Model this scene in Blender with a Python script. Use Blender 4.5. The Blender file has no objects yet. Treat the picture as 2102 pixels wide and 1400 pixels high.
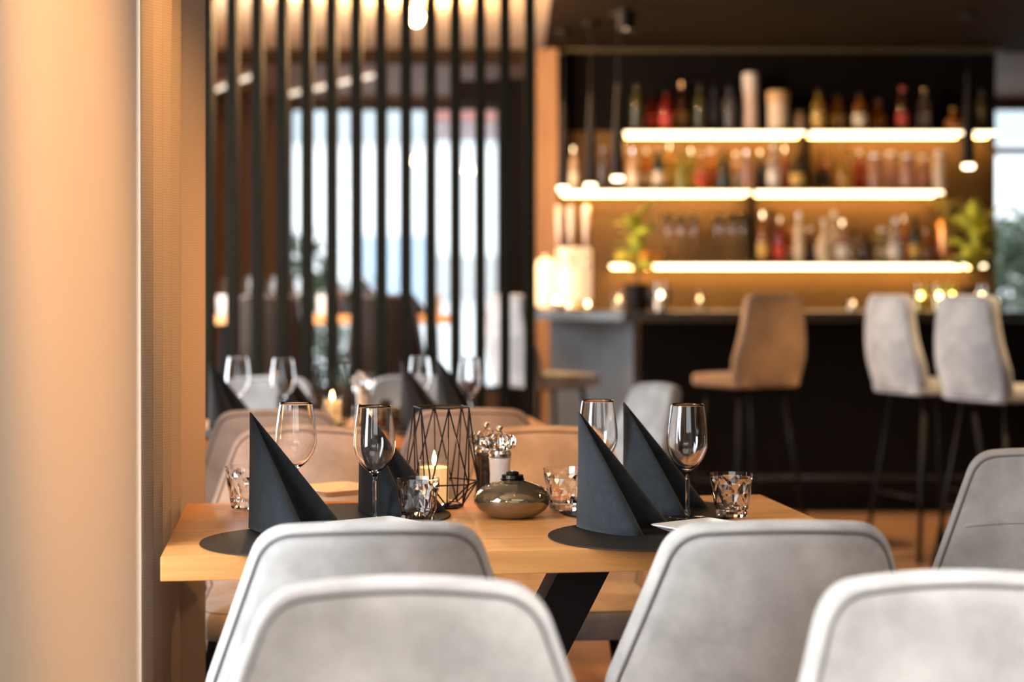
import bpy, math, random
from mathutils import Vector, Matrix
random.seed(7)
PI = math.pi
scene = bpy.context.scene
col = scene.collection

# ------------------------------------------------------------------ camera
F = 3500.0            # focal length in pixels of the 2102 x 1400 frame
HZ = 595.0            # image row of the horizon
CH = 1.185            # camera height
cam_d = bpy.data.cameras.new('camera')
cam = bpy.data.objects.new('camera', cam_d); col.objects.link(cam)
cam.location = (0, 0, CH); cam.rotation_euler = (PI/2, 0, 0)
cam_d.sensor_width = 36.0; cam_d.lens = F/2102*36.0
cam_d.shift_y = -(700-HZ)/2102
cam_d.clip_start = 0.05; cam_d.clip_end = 200
cam_d.dof.use_dof = True; cam_d.dof.focus_distance = 3.10
cam_d.dof.aperture_fstop = (F/2102*0.036)/0.0276
scene.camera = cam

# ------------------------------------------------------------------ world and large lights
w = bpy.data.worlds.new('overcast_sky'); scene.world = w; w.use_nodes = True
bg = w.node_tree.nodes['Background']
bg.inputs[0].default_value = (0.92, 0.97, 1.0, 1); bg.inputs[1].default_value = 3.4
def area_light(name, loc, rot, sx, sy, power, color):
    d = bpy.data.lights.new(name, 'AREA'); d.shape = 'RECTANGLE'; d.size = sx; d.size_y = sy
    d.energy = power; d.color = color
    o = bpy.data.objects.new(name, d); col.objects.link(o); o.location = loc; o.rotation_euler = rot
    return o
DAY = (0.90, 0.95, 1.0)
WARM = (1.0, 0.50, 0.17)
area_light('daylight_side_window', (-1.03, -0.25, 1.75), (PI/2, 0, -PI/2+0.10), 1.1, 1.3, 26, DAY)
area_light('daylight_table_window', (-1.29, 2.20, 1.50), (PI/2, 0, -PI/2+0.10), .95, 1.8, 74, DAY)
area_light('added_ceiling_fill', (0.66, 1.22, 2.655), (0, 0, 0), 1.5, .55, 35, (1.0, .97, .93)).data.spread = 1.30  # added fill out of view, brightens the closest chairs; not daylight
area_light('daylight_rear_window', (0.5, -1.85, 1.95), (PI/2, 0, 0), 2.6, .9, 6, DAY)
area_light('daylight_far_side_window', (-1.60, 6.35, 1.45), (PI/2, 0, -PI/2+0.10), 1.2, 1.85, 48, DAY)
area_light('daylight_high_table_window', (-1.86, 8.30, 1.45), (PI/2, 0, -PI/2+0.10), 1.3, 1.85, 95, DAY)
vs = scene.view_settings
vs.view_transform = 'Standard'; vs.look = 'None'; vs.exposure = 0.0; vs.gamma = 1.0; vs.use_curve_mapping = False
cy = scene.cycles
cy.max_bounces = 9; cy.diffuse_bounces = 3; cy.glossy_bounces = 4; cy.transmission_bounces = 9; cy.transparent_max_bounces = 10
cy.use_adaptive_sampling = True; cy.adaptive_threshold = .08
cy.sample_clamp_indirect = 25.0; cy.blur_glossy = 0.6

# ------------------------------------------------------------------ pixel helpers (layout measured from the photograph)
def gx(px, Y): return (px-1051)/F*Y
def gz(py, Y): return CH-(py-HZ)/F*Y
def gy(py, H): return (CH-H)*F/(py-HZ)

# ------------------------------------------------------------------ materials
MATS = {}
def nodes_of(name):
    m = bpy.data.materials.new(name); m.use_nodes = True
    nt = m.node_tree; b = nt.nodes['Principled BSDF']
    return m, nt, b
def lin(c):
    return tuple((x/12.92 if x <= .04045 else ((x+.055)/1.055)**2.4) for x in c)
def mat(name, color, rough=.5, metal=0.0, var=0.0, scale=8.0, bump=0.0, bscale=60.0, spec=.5, trans=0.0, ior=1.45,
        stretch=(1, 1, 1), sheen=0.0, random_obj=0.0, coat=0.0):
    if name in MATS: return MATS[name]
    m, nt, b = nodes_of(name)
    b.inputs['Roughness'].default_value = rough; b.inputs['Metallic'].default_value = metal
    b.inputs['Specular IOR Level'].default_value = spec
    b.inputs['Transmission Weight'].default_value = trans; b.inputs['IOR'].default_value = ior
    b.inputs['Sheen Weight'].default_value = sheen; b.inputs['Coat Weight'].default_value = coat
    tc = nt.nodes.new('ShaderNodeTexCoord'); mp = nt.nodes.new('ShaderNodeMapping')
    mp.inputs['Scale'].default_value = stretch
    nt.links.new(tc.outputs['Object'], mp.inputs['Vector'])
    n = nt.nodes.new('ShaderNodeTexNoise'); n.inputs['Scale'].default_value = scale
    n.inputs['Detail'].default_value = 5.0; n.inputs['Roughness'].default_value = .6
    nt.links.new(mp.outputs[0], n.inputs['Vector'])
    r = nt.nodes.new('ShaderNodeMapRange'); r.inputs[1].default_value = .3; r.inputs[2].default_value = .7
    r.inputs[3].default_value = 1-var; r.inputs[4].default_value = 1+var
    nt.links.new(n.outputs['Fac'], r.inputs[0])
    mul = nt.nodes.new('ShaderNodeVectorMath'); mul.operation = 'SCALE'
    mul.inputs[0].default_value = color[:3]
    fac = r.outputs[0]
    if random_obj:
        oi = nt.nodes.new('ShaderNodeObjectInfo'); r2 = nt.nodes.new('ShaderNodeMapRange')
        r2.inputs[3].default_value = 1-random_obj; r2.inputs[4].default_value = 1+random_obj
        nt.links.new(oi.outputs['Random'], r2.inputs[0])
        mm = nt.nodes.new('ShaderNodeMath'); mm.operation = 'MULTIPLY'
        nt.links.new(fac, mm.inputs[0]); nt.links.new(r2.outputs[0], mm.inputs[1]); fac = mm.outputs[0]
    nt.links.new(fac, mul.inputs['Scale'])
    nt.links.new(mul.outputs[0], b.inputs['Base Color'])
    if bump:
        n2 = nt.nodes.new('ShaderNodeTexNoise'); n2.inputs['Scale'].default_value = bscale; n2.inputs['Detail'].default_value = 3
        nt.links.new(mp.outputs[0], n2.inputs['Vector'])
        bp = nt.nodes.new('ShaderNodeBump'); bp.inputs['Strength'].default_value = bump; bp.inputs['Distance'].default_value = .004
        nt.links.new(n2.outputs['Fac'], bp.inputs['Height']); nt.links.new(bp.outputs[0], b.inputs['Normal'])
    MATS[name] = m
    return m
def glow(name, color, strength):
    if name in MATS: return MATS[name]
    m, nt, b = nodes_of(name)
    b.inputs['Base Color'].default_value = (*color, 1)
    b.inputs['Emission Color'].default_value = (*color, 1); b.inputs['Emission Strength'].default_value = strength
    MATS[name] = m
    return m
def glass(name, color=(1, 1, 1), rough=0.0, ior=1.46):
    if name in MATS: return MATS[name]
    m, nt, b = nodes_of(name)
    b.inputs['Base Color'].default_value = (*color, 1); b.inputs['Roughness'].default_value = rough
    b.inputs['Transmission Weight'].default_value = 1.0; b.inputs['IOR'].default_value = ior
    MATS[name] = m
    return m
def thin_pane(name, tint=(.97, .98, .98)):
    """thin glazing: light passes straight through, with a faint mirror image on top"""
    if name in MATS: return MATS[name]
    m = bpy.data.materials.new(name); m.use_nodes = True; nt = m.node_tree; nt.nodes.clear()
    out = nt.nodes.new('ShaderNodeOutputMaterial'); mx = nt.nodes.new('ShaderNodeMixShader')
    t = nt.nodes.new('ShaderNodeBsdfTransparent'); t.inputs[0].default_value = (*tint, 1)
    g = nt.nodes.new('ShaderNodeBsdfGlossy'); g.inputs['Roughness'].default_value = .02
    f = nt.nodes.new('ShaderNodeFresnel'); f.inputs[0].default_value = 1.3
    nt.links.new(f.outputs[0], mx.inputs[0]); nt.links.new(t.outputs[0], mx.inputs[1]); nt.links.new(g.outputs[0], mx.inputs[2])
    nt.links.new(mx.outputs[0], out.inputs[0]); MATS[name] = m
    return m
def wood(name, c1, c2, axis_stretch=(1, 14, 14), scale=3.0, rough=.45, random_obj=0.0, spec=.5):
    if name in MATS: return MATS[name]
    m, nt, b = nodes_of(name)
    tc = nt.nodes.new('ShaderNodeTexCoord'); mp = nt.nodes.new('ShaderNodeMapping'); mp.inputs['Scale'].default_value = axis_stretch
    nt.links.new(tc.outputs['Object'], mp.inputs[0])
    n = nt.nodes.new('ShaderNodeTexNoise'); n.inputs['Scale'].default_value = scale; n.inputs['Detail'].default_value = 6
    n.inputs['Roughness'].default_value = .65; n.inputs['Distortion'].default_value = .4
    vec = mp.outputs[0]
    if random_obj:
        oi = nt.nodes.new('ShaderNodeObjectInfo'); ad = nt.nodes.new('ShaderNodeVectorMath'); ad.operation = 'ADD'
        sc = nt.nodes.new('ShaderNodeMath'); sc.operation = 'MULTIPLY'; sc.inputs[1].default_value = 40
        nt.links.new(oi.outputs['Random'], sc.inputs[0]); nt.links.new(vec, ad.inputs[0]); nt.links.new(sc.outputs[0], ad.inputs[1]); vec = ad.outputs[0]
    nt.links.new(vec, n.inputs['Vector'])
    cr = nt.nodes.new('ShaderNodeValToRGB')
    cr.color_ramp.elements[0].position = .3; cr.color_ramp.elements[0].color = (*c1, 1)
    cr.color_ramp.elements[1].position = .7; cr.color_ramp.elements[1].color = (*c2, 1)
    nt.links.new(n.outputs['Fac'], cr.inputs[0])
    outc = cr.outputs[0]
    if random_obj:
        r2 = nt.nodes.new('ShaderNodeMapRange'); r2.inputs[3].default_value = 1-random_obj; r2.inputs[4].default_value = 1+random_obj
        nt.links.new(oi.outputs['Random'], r2.inputs[0])
        sm = nt.nodes.new('ShaderNodeVectorMath'); sm.operation = 'SCALE'
        nt.links.new(outc, sm.inputs[0]); nt.links.new(r2.outputs[0], sm.inputs['Scale']); outc = sm.outputs[0]
    nt.links.new(outc, b.inputs['Base Color'])
    b.inputs['Roughness'].default_value = rough; b.inputs['Specular IOR Level'].default_value = spec
    bp = nt.nodes.new('ShaderNodeBump'); bp.inputs['Strength'].default_value = .15; bp.inputs['Distance'].default_value = .002
    nt.links.new(n.outputs['Fac'], bp.inputs['Height']); nt.links.new(bp.outputs[0], b.inputs['Normal'])
    MATS[name] = m
    return m
def curtain_mat(name, color):
    if name in MATS: return MATS[name]
    m = bpy.data.materials.new(name); m.use_nodes = True; nt = m.node_tree; nt.nodes.clear()
    out = nt.nodes.new('ShaderNodeOutputMaterial'); mx = nt.nodes.new('ShaderNodeMixShader'); mx.inputs[0].default_value = .13
    d = nt.nodes.new('ShaderNodeBsdfDiffuse'); t = nt.nodes.new('ShaderNodeBsdfTranslucent')
    uv = nt.nodes.new('ShaderNodeUVMap'); uv.uv_map = 'cloth'
    w1 = nt.nodes.new('ShaderNodeTexWave'); w1.bands_direction = 'X'; w1.inputs['Scale'].default_value = 80
    w2 = nt.nodes.new('ShaderNodeTexWave'); w2.bands_direction = 'Y'; w2.inputs['Scale'].default_value = 62
    for w_ in (w1, w2):
        w_.inputs['Distortion'].default_value = .6; w_.inputs['Detail'].default_value = 1
        nt.links.new(uv.outputs[0], w_.inputs['Vector'])
    mu = nt.nodes.new('ShaderNodeMath'); mu.operation = 'MULTIPLY'
    nt.links.new(w1.outputs['Fac'], mu.inputs[0]); nt.links.new(w2.outputs['Fac'], mu.inputs[1])
    cr = nt.nodes.new('ShaderNodeValToRGB')
    cr.color_ramp.elements[0].position = .05; cr.color_ramp.elements[0].color = (*[c*.90 for c in color], 1)
    cr.color_ramp.elements[1].position = .6; cr.color_ramp.elements[1].color = (*[min(1, c*1.10) for c in color], 1)
    nt.links.new(mu.outputs[0], cr.inputs[0])
    nt.links.new(cr.outputs[0], d.inputs[0]); nt.links.new(cr.outputs[0], t.inputs[0])
    bp = nt.nodes.new('ShaderNodeBump'); bp.inputs['Strength'].default_value = .2; bp.inputs['Distance'].default_value = .002
    nt.links.new(mu.outputs[0], bp.inputs['Height']); nt.links.new(bp.outputs[0], d.inputs['Normal'])
    nt.links.new(d.outputs[0], mx.inputs[1]); nt.links.new(t.outputs[0], mx.inputs[2]); nt.links.new(mx.outputs[0], out.inputs[0])
    MATS[name] = m
    return m

M_FABRIC = mat('grey_suede', (.415, .408, .398), .85, var=.27, scale=9, bump=.12, bscale=220, spec=.1, sheen=.08)
M_FABRIC_WARMLIT = mat('warm_lit_suede', (.36, .22, .12), .85, var=.25, scale=7, bump=.12, bscale=200, spec=.15, sheen=.2)  # warm lamp light on the stool is put into this fabric colour
M_FABRIC_DARK = mat('dark_brown_leather', (.020, .011, .006), .6, var=.2, scale=8, spec=.15)
M_PIPING = mat('charcoal_piping', (.17, .16, .16), .8, var=.1)
M_BLACK = mat('matt_black_metal', (.008, .007, .007), .5, var=.1, spec=.2)
M_SLAT = mat('dark_brown_black_lacquer', (.010, .008, .004), .65, spec=.1, var=.15, scale=5, stretch=(6, 6, .6))
M_OAK = wood('oiled_oak', lin((.78, .52, .28)), lin((.88, .64, .38)), (.8, 16, 16), 3.2, .42)
M_FLOOR = wood('floor_oak', lin((.52, .36, .23)), lin((.74, .55, .37)), (1, 12, 12), 2.4, .5, random_obj=.18)
M_DARKWOOD = wood('dark_stained_wood', (.020, .011, .005), (.040, .023, .010), (1, 8, 8), 3, .8, spec=.05)
M_POSTWOOD = wood('pine_post', lin((.56, .40, .26)), lin((.66, .49, .33)), (9, 9, .7), 3, .6)
M_CEIL = mat('sand_plaster', (.55, .40, .26), .9, var=.08, scale=3)
M_WALL = mat('warm_plaster', (.50, .42, .34), .9, var=.06, scale=2, bump=.1)
M_WALLBROWN = wood('brown_panelling', (.16, .085, .04), (.25, .14, .07), (10, 10, .6), 2.5, .6)
M_BARWALL = mat('olive_brown_panel', (.14, .075, .020), .7, var=.12, scale=3)
M_BARBLACK = mat('black_bar_laminate', (.005, .0035, .003), .7, spec=.1, var=.1)
M_BARGREY = mat('slate_grey_panel', (.10, .115, .125), .5, var=.15, scale=4)
M_GLASS = glass('clear_glass')
M_NAPKIN = mat('midnight_blue_paper', (.019, .024, .030), .85, var=.25, scale=60, bump=.35, bscale=420, spec=.25, sheen=.15)
M_PLATE = mat('white_porcelain', (.82, .80, .77), .18, var=.02, coat=.5)
M_MAT = mat('black_leatherette', (.010, .009, .008), .6, spec=.25, var=.2, scale=30, bump=.2, bscale=300)
M_CURTAIN = curtain_mat('woven_sand_cloth', (.50, .40, .31))
M_STEEL = mat('brushed_steel', (.6, .58, .55), .25, 1.0, var=.1, scale=20)
M_BRASS = mat('polished_brass', (.85, .62, .34), .18, 1.0, var=.1, scale=12)
M_COPPER = mat('hammered_copper', (.80, .38, .16), .3, 1.0, var=.15, scale=25, bump=.4, bscale=50)
M_FRAME = mat('anthracite_window_frame', (.035, .035, .035), .5, var=.1)
M_LEAF = mat('yellow_green_leaf', (.52, .52, .06), .5, var=.25, scale=10, trans=0)
M_LEAFDARK = mat('deep_green_leaf', (.035, .075, .03), .55, var=.35, scale=6)

# ------------------------------------------------------------------ mesh helpers
class MB:
    def __init__(s): s.v = []; s.f = []
    def add(s, verts, faces):
        o = len(s.v); s.v += [tuple(p) for p in verts]; s.f += [tuple(i+o for i in f) for f in faces]; return s
    def box(s, a, b, mtx=None):
        (x0, y0, z0), (x1, y1, z1) = a, b
        vs_ = [(x0,y0,z0),(x1,y0,z0),(x1,y1,z0),(x0,y1,z0),(x0,y0,z1),(x1,y0,z1),(x1,y1,z1),(x0,y1,z1)]
        if mtx is not None: vs_ = [tuple(mtx @ Vector(p)) for p in vs_]
        return s.add(vs_, [(0,3,2,1),(4,5,6,7),(0,1,5,4),(1,2,6,5),(2,3,7,6),(3,0,4,7)])
    def lathe(s, prof, n=32, off=(0, 0, 0), close=False):
        vs_ = []; fs = []; rings = []
        for (r, z) in prof:
            if r < 1e-6: rings.append([len(vs_)]); vs_.append((off[0], off[1], off[2]+z))
            else:
                rings.append(list(range(len(vs_), len(vs_)+n)))
                for k in range(n):
                    a = 2*PI*k/n; vs_.append((off[0]+r*math.cos(a), off[1]+r*math.sin(a), off[2]+z))
        pairs = list(zip(rings, rings[1:]))
        if close: pairs.append((rings[-1], rings[0]))
        for A, B in pairs:
            for k in range(n):
                k2 = (k+1) % n
                if len(A) == 1 and len(B) == 1: continue
                if len(A) == 1: fs.append((A[0], B[k2], B[k]))
                elif len(B) == 1: fs.append((A[k], A[k2], B[0]))
                else: fs.append((A[k], A[k2], B[k2], B[k]))
        return s.add(vs_, fs)
    def tube(s, pts, r, n=8, closed=False, r2=None):
        pts = [Vector(p) for p in pts]; N = len(pts); vs_ = []; fs = []; up = None
        for i, p in enumerate(pts):
            if closed: t = pts[(i+1) % N]-pts[i-1]
            else: t = pts[min(i+1, N-1)]-pts[max(i-1, 0)]
            t.normalize()
            if up is None:
                up = Vector((0, 0, 1)) if abs(t.z) < .9 else Vector((1, 0, 0))
            a = t.cross(up)
            if a.length < 1e-5: a = t.cross(Vector((1, 0, 0)))
            a.normalize(); b = a.cross(t); b.normalize(); up = b
            rr = r if r2 is None else r+(r2-r)*i/max(1, N-1)
            for k in range(n):
                q = 2*PI*k/n; vs_.append(p+a*rr*math.cos(q)+b*rr*math.sin(q))
        m = N if closed else N-1
        for i in range(m):
            j = (i+1) % N
            for k in range(n):
                k2 = (k+1) % n; fs.append((i*n+k, i*n+k2, j*n+k2, j*n+k))
        if not closed:
            fs.append(tuple(range(n-1, -1, -1))); fs.append(tuple((N-1)*n+k for k in range(n)))
        return s.add(vs_, fs)
    def build(s, name, m, parent=None, smooth=False, bevel=0.0, loc=None, rz=0.0):
        me = bpy.data.meshes.new(name); me.from_pydata(s.v, [], s.f); me.validate(); me.update()
        if smooth:
            for p in me.polygons: p.use_smooth = True
        if m: me.materials.append(m)
        o = bpy.data.objects.new(name, me); col.objects.link(o)
        if parent: o.parent = parent
        if loc is not None: o.location = loc
        if rz: o.rotation_euler = (0, 0, rz)
        if bevel:
            bv = o.modifiers.new('edge', 'BEVEL'); bv.width = bevel; bv.segments = 2; bv.limit_method = 'ANGLE'
        return o
def tag(o, label=None, cat=None, group=None, kind=None):
    if label: o['label'] = label
    if cat: o['category'] = cat
    if group: o['group'] = group
    if kind: o['kind'] = kind
    return o
def thing(name, label, cat, loc=(0, 0, 0), rz=0.0, group=None):
    o = bpy.data.objects.new(name, None); col.objects.link(o); o.location = loc; o.rotation_euler = (0, 0, rz)
    o.empty_display_size = .1
    return tag(o, label, cat, group)
def copy_thing(o, label, loc, rz, group=None, parent=None):
    c = o.copy(); col.objects.link(c); c.parent = parent
    if parent is None:
        c.location = loc; c.rotation_euler = (0, 0, rz); c['label'] = label
        if group: c['group'] = group
    for ch in list(o.children): copy_thing(ch, None, None, None, None, c)
    return c
def struct(name, mb, m, parent=None, label=None, bevel=0.0, **k):
    o = mb.build(name, m, parent, bevel=bevel, **k)
    if not parent: o['kind'] = 'structure'
    if label: o['label'] = label
    return o
def lathe_obj(name, prof, m, parent, n=32, off=(0, 0, 0), smooth=True):
    return MB().lathe(prof, n, off).build(name, m, parent, smooth)
def fillet(corners, radii, seg=6):
    out = []; N = len(corners)
    for i in range(N):
        p = Vector(corners[i]); a = Vector(corners[i-1]); b = Vector(corners[(i+1) % N])
        u = (a-p).normalized(); v = (b-p).normalized(); ang = u.angle(v); d = radii[i]/math.tan(ang/2)
        s_ = p+u*d; e_ = p+v*d
        for k in range(seg+1):
            t = k/seg; out.append(tuple(s_*(1-t)**2+p*2*t*(1-t)+e_*t*t))
    return out
def densify(pts, step):
    out = []
    for i, p in enumerate(pts):
        q = pts[(i+1) % len(pts)]; d = math.dist(p, q); n = max(1, int(d/step))
        for k in range(n): out.append((p[0]+(q[0]-p[0])*k/n, p[1]+(q[1]-p[1])*k/n))
    return out
def catmull(pts, n=6, closed=False):
    P_ = [Vector(p) for p in pts]; N = len(P_); out = []
    for i in range(N if closed else N-1):
        p0 = P_[(i-1) % N] if closed or i > 0 else P_[0]; p1 = P_[i]; p2 = P_[(i+1) % N]
        p3 = P_[(i+2) % N] if closed or i+2 < N else P_[-1]
        for k in range(n):
            t = k/n
            out.append(.5*((2*p1)+(-p0+p2)*t+(2*p0-5*p1+4*p2-p3)*t*t+(-p0+3*p1-3*p2+p3)*t**3))
    if not closed: out.append(P_[-1])
    return out

def pad(outline, t, dome_f, dome_b, warp, rim=.942):
    """upholstered slab: outline in (x, z), half thickness t, domed faces, warped by warp(x, y, z)"""
    n = len(outline); cx = sum(p[0] for p in outline)/n; cz = sum(p[1] for p in outline)/n
    prof = [(1.0, 0), (.996, .45), (.984, .78), (.965, .93), (rim+.012, 1.0), (rim, .93), (rim-.012, 1.02)]
    rows = []
    for f, h in prof: rows.append((f, h*t, 0))
    for f in (.84, .7, .5, .3, .12): rows.append((f, t, 1-(f/.91)**2))
    mb = MB(); vs_ = []; rings = []
    def ring(f, y):
        i0 = len(vs_)
        for p in outline: vs_.append(warp(cx+(p[0]-cx)*f, y, cz+(p[1]-cz)*f))
        rings.append(range(i0, i0+n))
    for f, y, d in reversed(rows[1:]): ring(f, y+dome_f*d)
    ring(1.0, 0)
    for f, y, d in rows[1:]: ring(f, -(y+dome_b*d))
    fs = []
    for A, B in zip(rings, rings[1:]):
        for k in range(n):
            k2 = (k+1) % n; fs.append((A[k], A[k2], B[k2], B[k]))
    fs.append(tuple(reversed(rings[0]))); fs.append(tuple(rings[-1]))
    mb.add(vs_, fs)
    def pipe(sign, f=rim, r=.0030):
        pts = [warp(cx+(p[0]-cx)*f, sign*t*.97, cz+(p[1]-cz)*f) for p in outline]
        return MB().tube(pts, r, 6, closed=True)
    return mb, pipe

# ================================================================== THE SETTING
LEFT_A = math.atan(.10)
def wall_box(mb, a, b, c, d, z0, z1): mb.box((a, c, z0), (b, d, z1)); return mb
# floor with planks
fl = struct('floor', MB().box((-3.6, -2.2, -.10), (6.0, 16.0, -.012)), M_DARKWOOD, label='dark underfloor beneath the oak planks')
plank_me = None
row = 0; yy = 1.6
while yy < 11.9:
    xx = -2.6+(row % 3)*-.62
    while xx < 5.6:
        if plank_me is None:
            o = MB().box((0, 0, -.012), (1.876, .196, 0)).build('plank', M_FLOOR, fl, bevel=.0); plank_me = o.data
        else:
            o = bpy.data.objects.new('plank', plank_me); col.objects.link(o); o.parent = fl
        o.location = (xx, yy, 0); xx += 1.88
    row += 1; yy += .2
# ceilings
struct('ceiling', MB().box((-3.6, -2.2, 2.70), (6.0, 10.8, 2.80)), M_CEIL, label='sand coloured plaster ceiling behind the slat screen')
struct('ceiling_bar', MB().box((.20, 3.0, 2.672), (6.0, 10.72, 2.70)), M_DARKWOOD, label='dark brown ceiling panel above the bar')
struct('ceiling_far', MB().box((-3.6, 10.8, 2.76), (6.0, 15.0, 2.84)), wood('warm_ceiling_boards', lin((.60, .38, .20)), lin((.74, .50, .28)), (8, .6, 8), 2.5, .6),
       label='warm timber ceiling in front of the far windows')
struct('trim_1', MB().box((-3.4, 10.72, 2.62), (.26, 10.84, 2.76)), M_DARKWOOD, label='dark timber beam crossing the ceiling behind the slats')
struct('trim_2', MB().box((.30, 10.50, 2.655), (3.05, 10.60, 2.672)), mat('bronze_edge', (.10, .075, .035), .5), label='thin bronze strip along the top of the bar wall')
# far wall with two windows
YW = 14.0
W1 = (-1.86, -.08, .35, 2.715); W2 = (3.28, 5.3, .35, 2.715)
mb = MB()
mb.box((-3.6, YW, 0), (W1[0], YW+.2, 2.76)); mb.box((W1[1], YW, 0), (W2[0], YW+.2, 2.76)); mb.box((W2[1], YW, 0), (6.0, YW+.2, 2.76))
for W in (W1, W2):
    mb.box((W[0], YW, 0), (W[1], YW+.2, W[2])); mb.box((W[0], YW, W[3]), (W[1], YW+.2, 2.76))
struct('wall_far', mb, M_WALLBROWN, label='brown timber wall around the far windows')
def window(name, W, label, bars_x, bars_z):
    mb = MB(); x0, x1, z0, z1 = W; t = .05; y0, y1 = YW+.04, YW+.12
    mb.box((x0, y0, z0), (x0+t, y1, z1)); mb.box((x1-t, y0, z0), (x1, y1, z1))
    mb.box((x0+t, y0, z0), (x1-t, y1, z0+t)); mb.box((x0+t, y0, z1-t), (x1-t, y1, z1))
    o = struct(name, mb, M_FRAME, label=label)
    for x in bars_x: MB().box((x-.025, y0, z0+t), (x+.025, y1, z1-t)).build('mullion', M_FRAME, o)
    for z in bars_z: MB().box((x0+t, y0+.005, z-.03), (x1-t, y1-.005, z+.03)).build('transom', M_FRAME, o)
    xs = [x0+t]+[b for b in bars_x]+[x1-t]
    for a, b in zip(xs, xs[1:]): MB().box((a, YW+.075, z0+t), (b, YW+.081, z1-t)).build('pane', thin_pane('window_glazing'), o)
    return o
window('window_1', W1, 'large bright window seen through the slat screen', (), ())
window('window_2', W2, 'window beyond the end of the bar with plants outside', (4.3,), (2.33,))
# side wall (slightly oblique), two windows; wall behind the camera; right wall
def sidewall():
    mb = MB(); spans = [(-5.2, -3.90), (-2.60, -1.32), (-.26, 2.62), (4.05, 4.60), (6.05, 11.2)]
    for a, b in spans: mb.box((-.18, a, 0), (0, b, 2.76))
    for a, b in ((-3.90, -2.60), (-1.32, -.26), (2.62, 4.05), (4.60, 6.05)):
        mb.box((-.18, a, 0), (0, b, .5)); mb.box((-.18, a, 2.45), (0, b, 2.76))
    return mb
wl = struct('wall_left', sidewall(), M_WALL, label='pale plaster wall behind the long curtain', loc=(-1.42, 3.0, 0), rz=LEFT_A)
for i, (a, b) in enumerate(((-3.90, -2.60), (2.62, 4.05), (-1.32, -.26), (4.60, 6.05))):
    mb = MB(); z0, z1 = .5, 2.45
    mb.box((-.12, a, z0), (-.06, a+.05, z1)); mb.box((-.12, b-.05, z0), (-.06, b, z1)); mb.box((-.12, a+.05, z0), (-.06, b-.05, z0+.05)); mb.box((-.12, a+.05, z1-.05), (-.06, b-.05, z1))
    o = struct('window_%d' % (3, 4, 6, 7)[i], mb, M_FRAME, label=('side window behind the viewpoint', 'side window beside the second dining table', 'side window between the two curtain panels', 'side window at the end of the high table')[i], loc=(-1.42, 3.0, 0), rz=LEFT_A)
    MB().box((-.093, a+.05, z0+.05), (-.087, b-.05, z1-.05)).build('pane', thin_pane('window_glazing'), o)
mb = MB(); mb.box((-1.6, -2.2, 0), (-.85, -2.0, 2.76)); mb.box((1.85, -2.2, 0), (6.0, -2.0, 2.76)); mb.box((-.85, -2.2, 0), (1.85, -2.0, 1.45)); mb.box((-.85, -2.2, 2.45), (1.85, -2.0, 2.76))
struct('wall_back', mb, M_WALL, label='plaster wall with a window behind the viewpoint')
mb = MB(); mb.box((-.85, -2.13, 1.45), (-.8, -2.07, 2.45)); mb.box((1.8, -2.13, 1.45), (1.85, -2.07, 2.45)); mb.box((-.8, -2.13, 1.45), (1.8, -2.07, 1.5)); mb.box((-.8, -2.13, 2.4), (1.8, -2.07, 2.45))
o = struct('window_5', mb, M_FRAME, label='window in the wall behind the viewpoint'); MB().box((-.8, -2.103, 1.5), (1.8, -2.097, 2.4)).build('pane', thin_pane('window_glazing'), o)
struct('wall_right', MB().box((5.8, -2.2, 0), (6.0, 14.2, 2.76)), M_WALLBROWN, label='brown panelled wall on the far side of the room')
# bar back wall, timber post, dark cabinet
BY = 10.65
struct('wall_bar', MB().box((.285, BY, 0), (3.02, BY+.14, gz(262, 10.4))), M_BARWALL, label='olive brown wall panel behind the lit bar shelves')
struct('wall_bar_shaded', MB().box((.285, BY, gz(262, 10.4)), (3.02, BY+.14, 2.66)), M_BARBLACK, label='bar wall above the upper shelf, blackened as shade')  # upper stretch of the same wall, its shade put in as black
struct('trim_3', MB().box((.15, 10.42, 0), (.28, 10.62, 2.66)), M_POSTWOOD, label='pale pine post at the end of the bar wall')
o = MB().box((gx(945, 11.0), 10.9, gz(213, 11.0)), (gx(1026, 11.0), 11.05, gz(168, 11.0))).build('blind_box', M_BARBLACK, None)
tag(o, 'black roller blind box beside the narrow black door', 'blind box')
struct('door_1', MB().box((-.09, 11.0, 0), (.15, 11.08, 2.55)), M_BARBLACK, label='narrow black door panel behind the slats')

# exterior
struct('ground', MB().box((-30, 14.2, -.4), (30, 60, -.3)), mat('pale_paving', (.55, .56, .58), .9, var=.1, scale=1))
bld = thing('street_building', 'pale rendered building across the street beyond the window', 'building', (0, 26, -.3))
MB().box((-12, 0, 0), (10, 6, 3.75)).build('wall', mat('white_render', (.88, .90, .92), .9, var=.04), bld)
MB().box((-12, -.1, 3.75), (10, 6, 5.2)).build('upper_wall', mat('grey_render', (.42, .47, .50), .9, var=.1, scale=1.2), bld)
M_RED = mat('dusty_red_board', (.34, .15, .13), .8)
MB().box((-1.16, -.25, 4.02), (3.5, -.1, 4.35)).build('sign_board', M_RED, bld)
MB().box((-1.3, -.22, 3.83), (3.5, -.1, 3.88)).build('red_stripe', M_RED, bld)
MB().box((-2.4, -.2, 1.3), (-1.25, -.02, 2.3)).build('shop_window', mat('pale_blue_glass', (.40, .52, .66), .25), bld)
MB().box((-1.15, -.2, 1.4), (.4, -.02, 2.0)).build('shutter', mat('grey_shutter', (.45, .46, .46), .8), bld)
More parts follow.
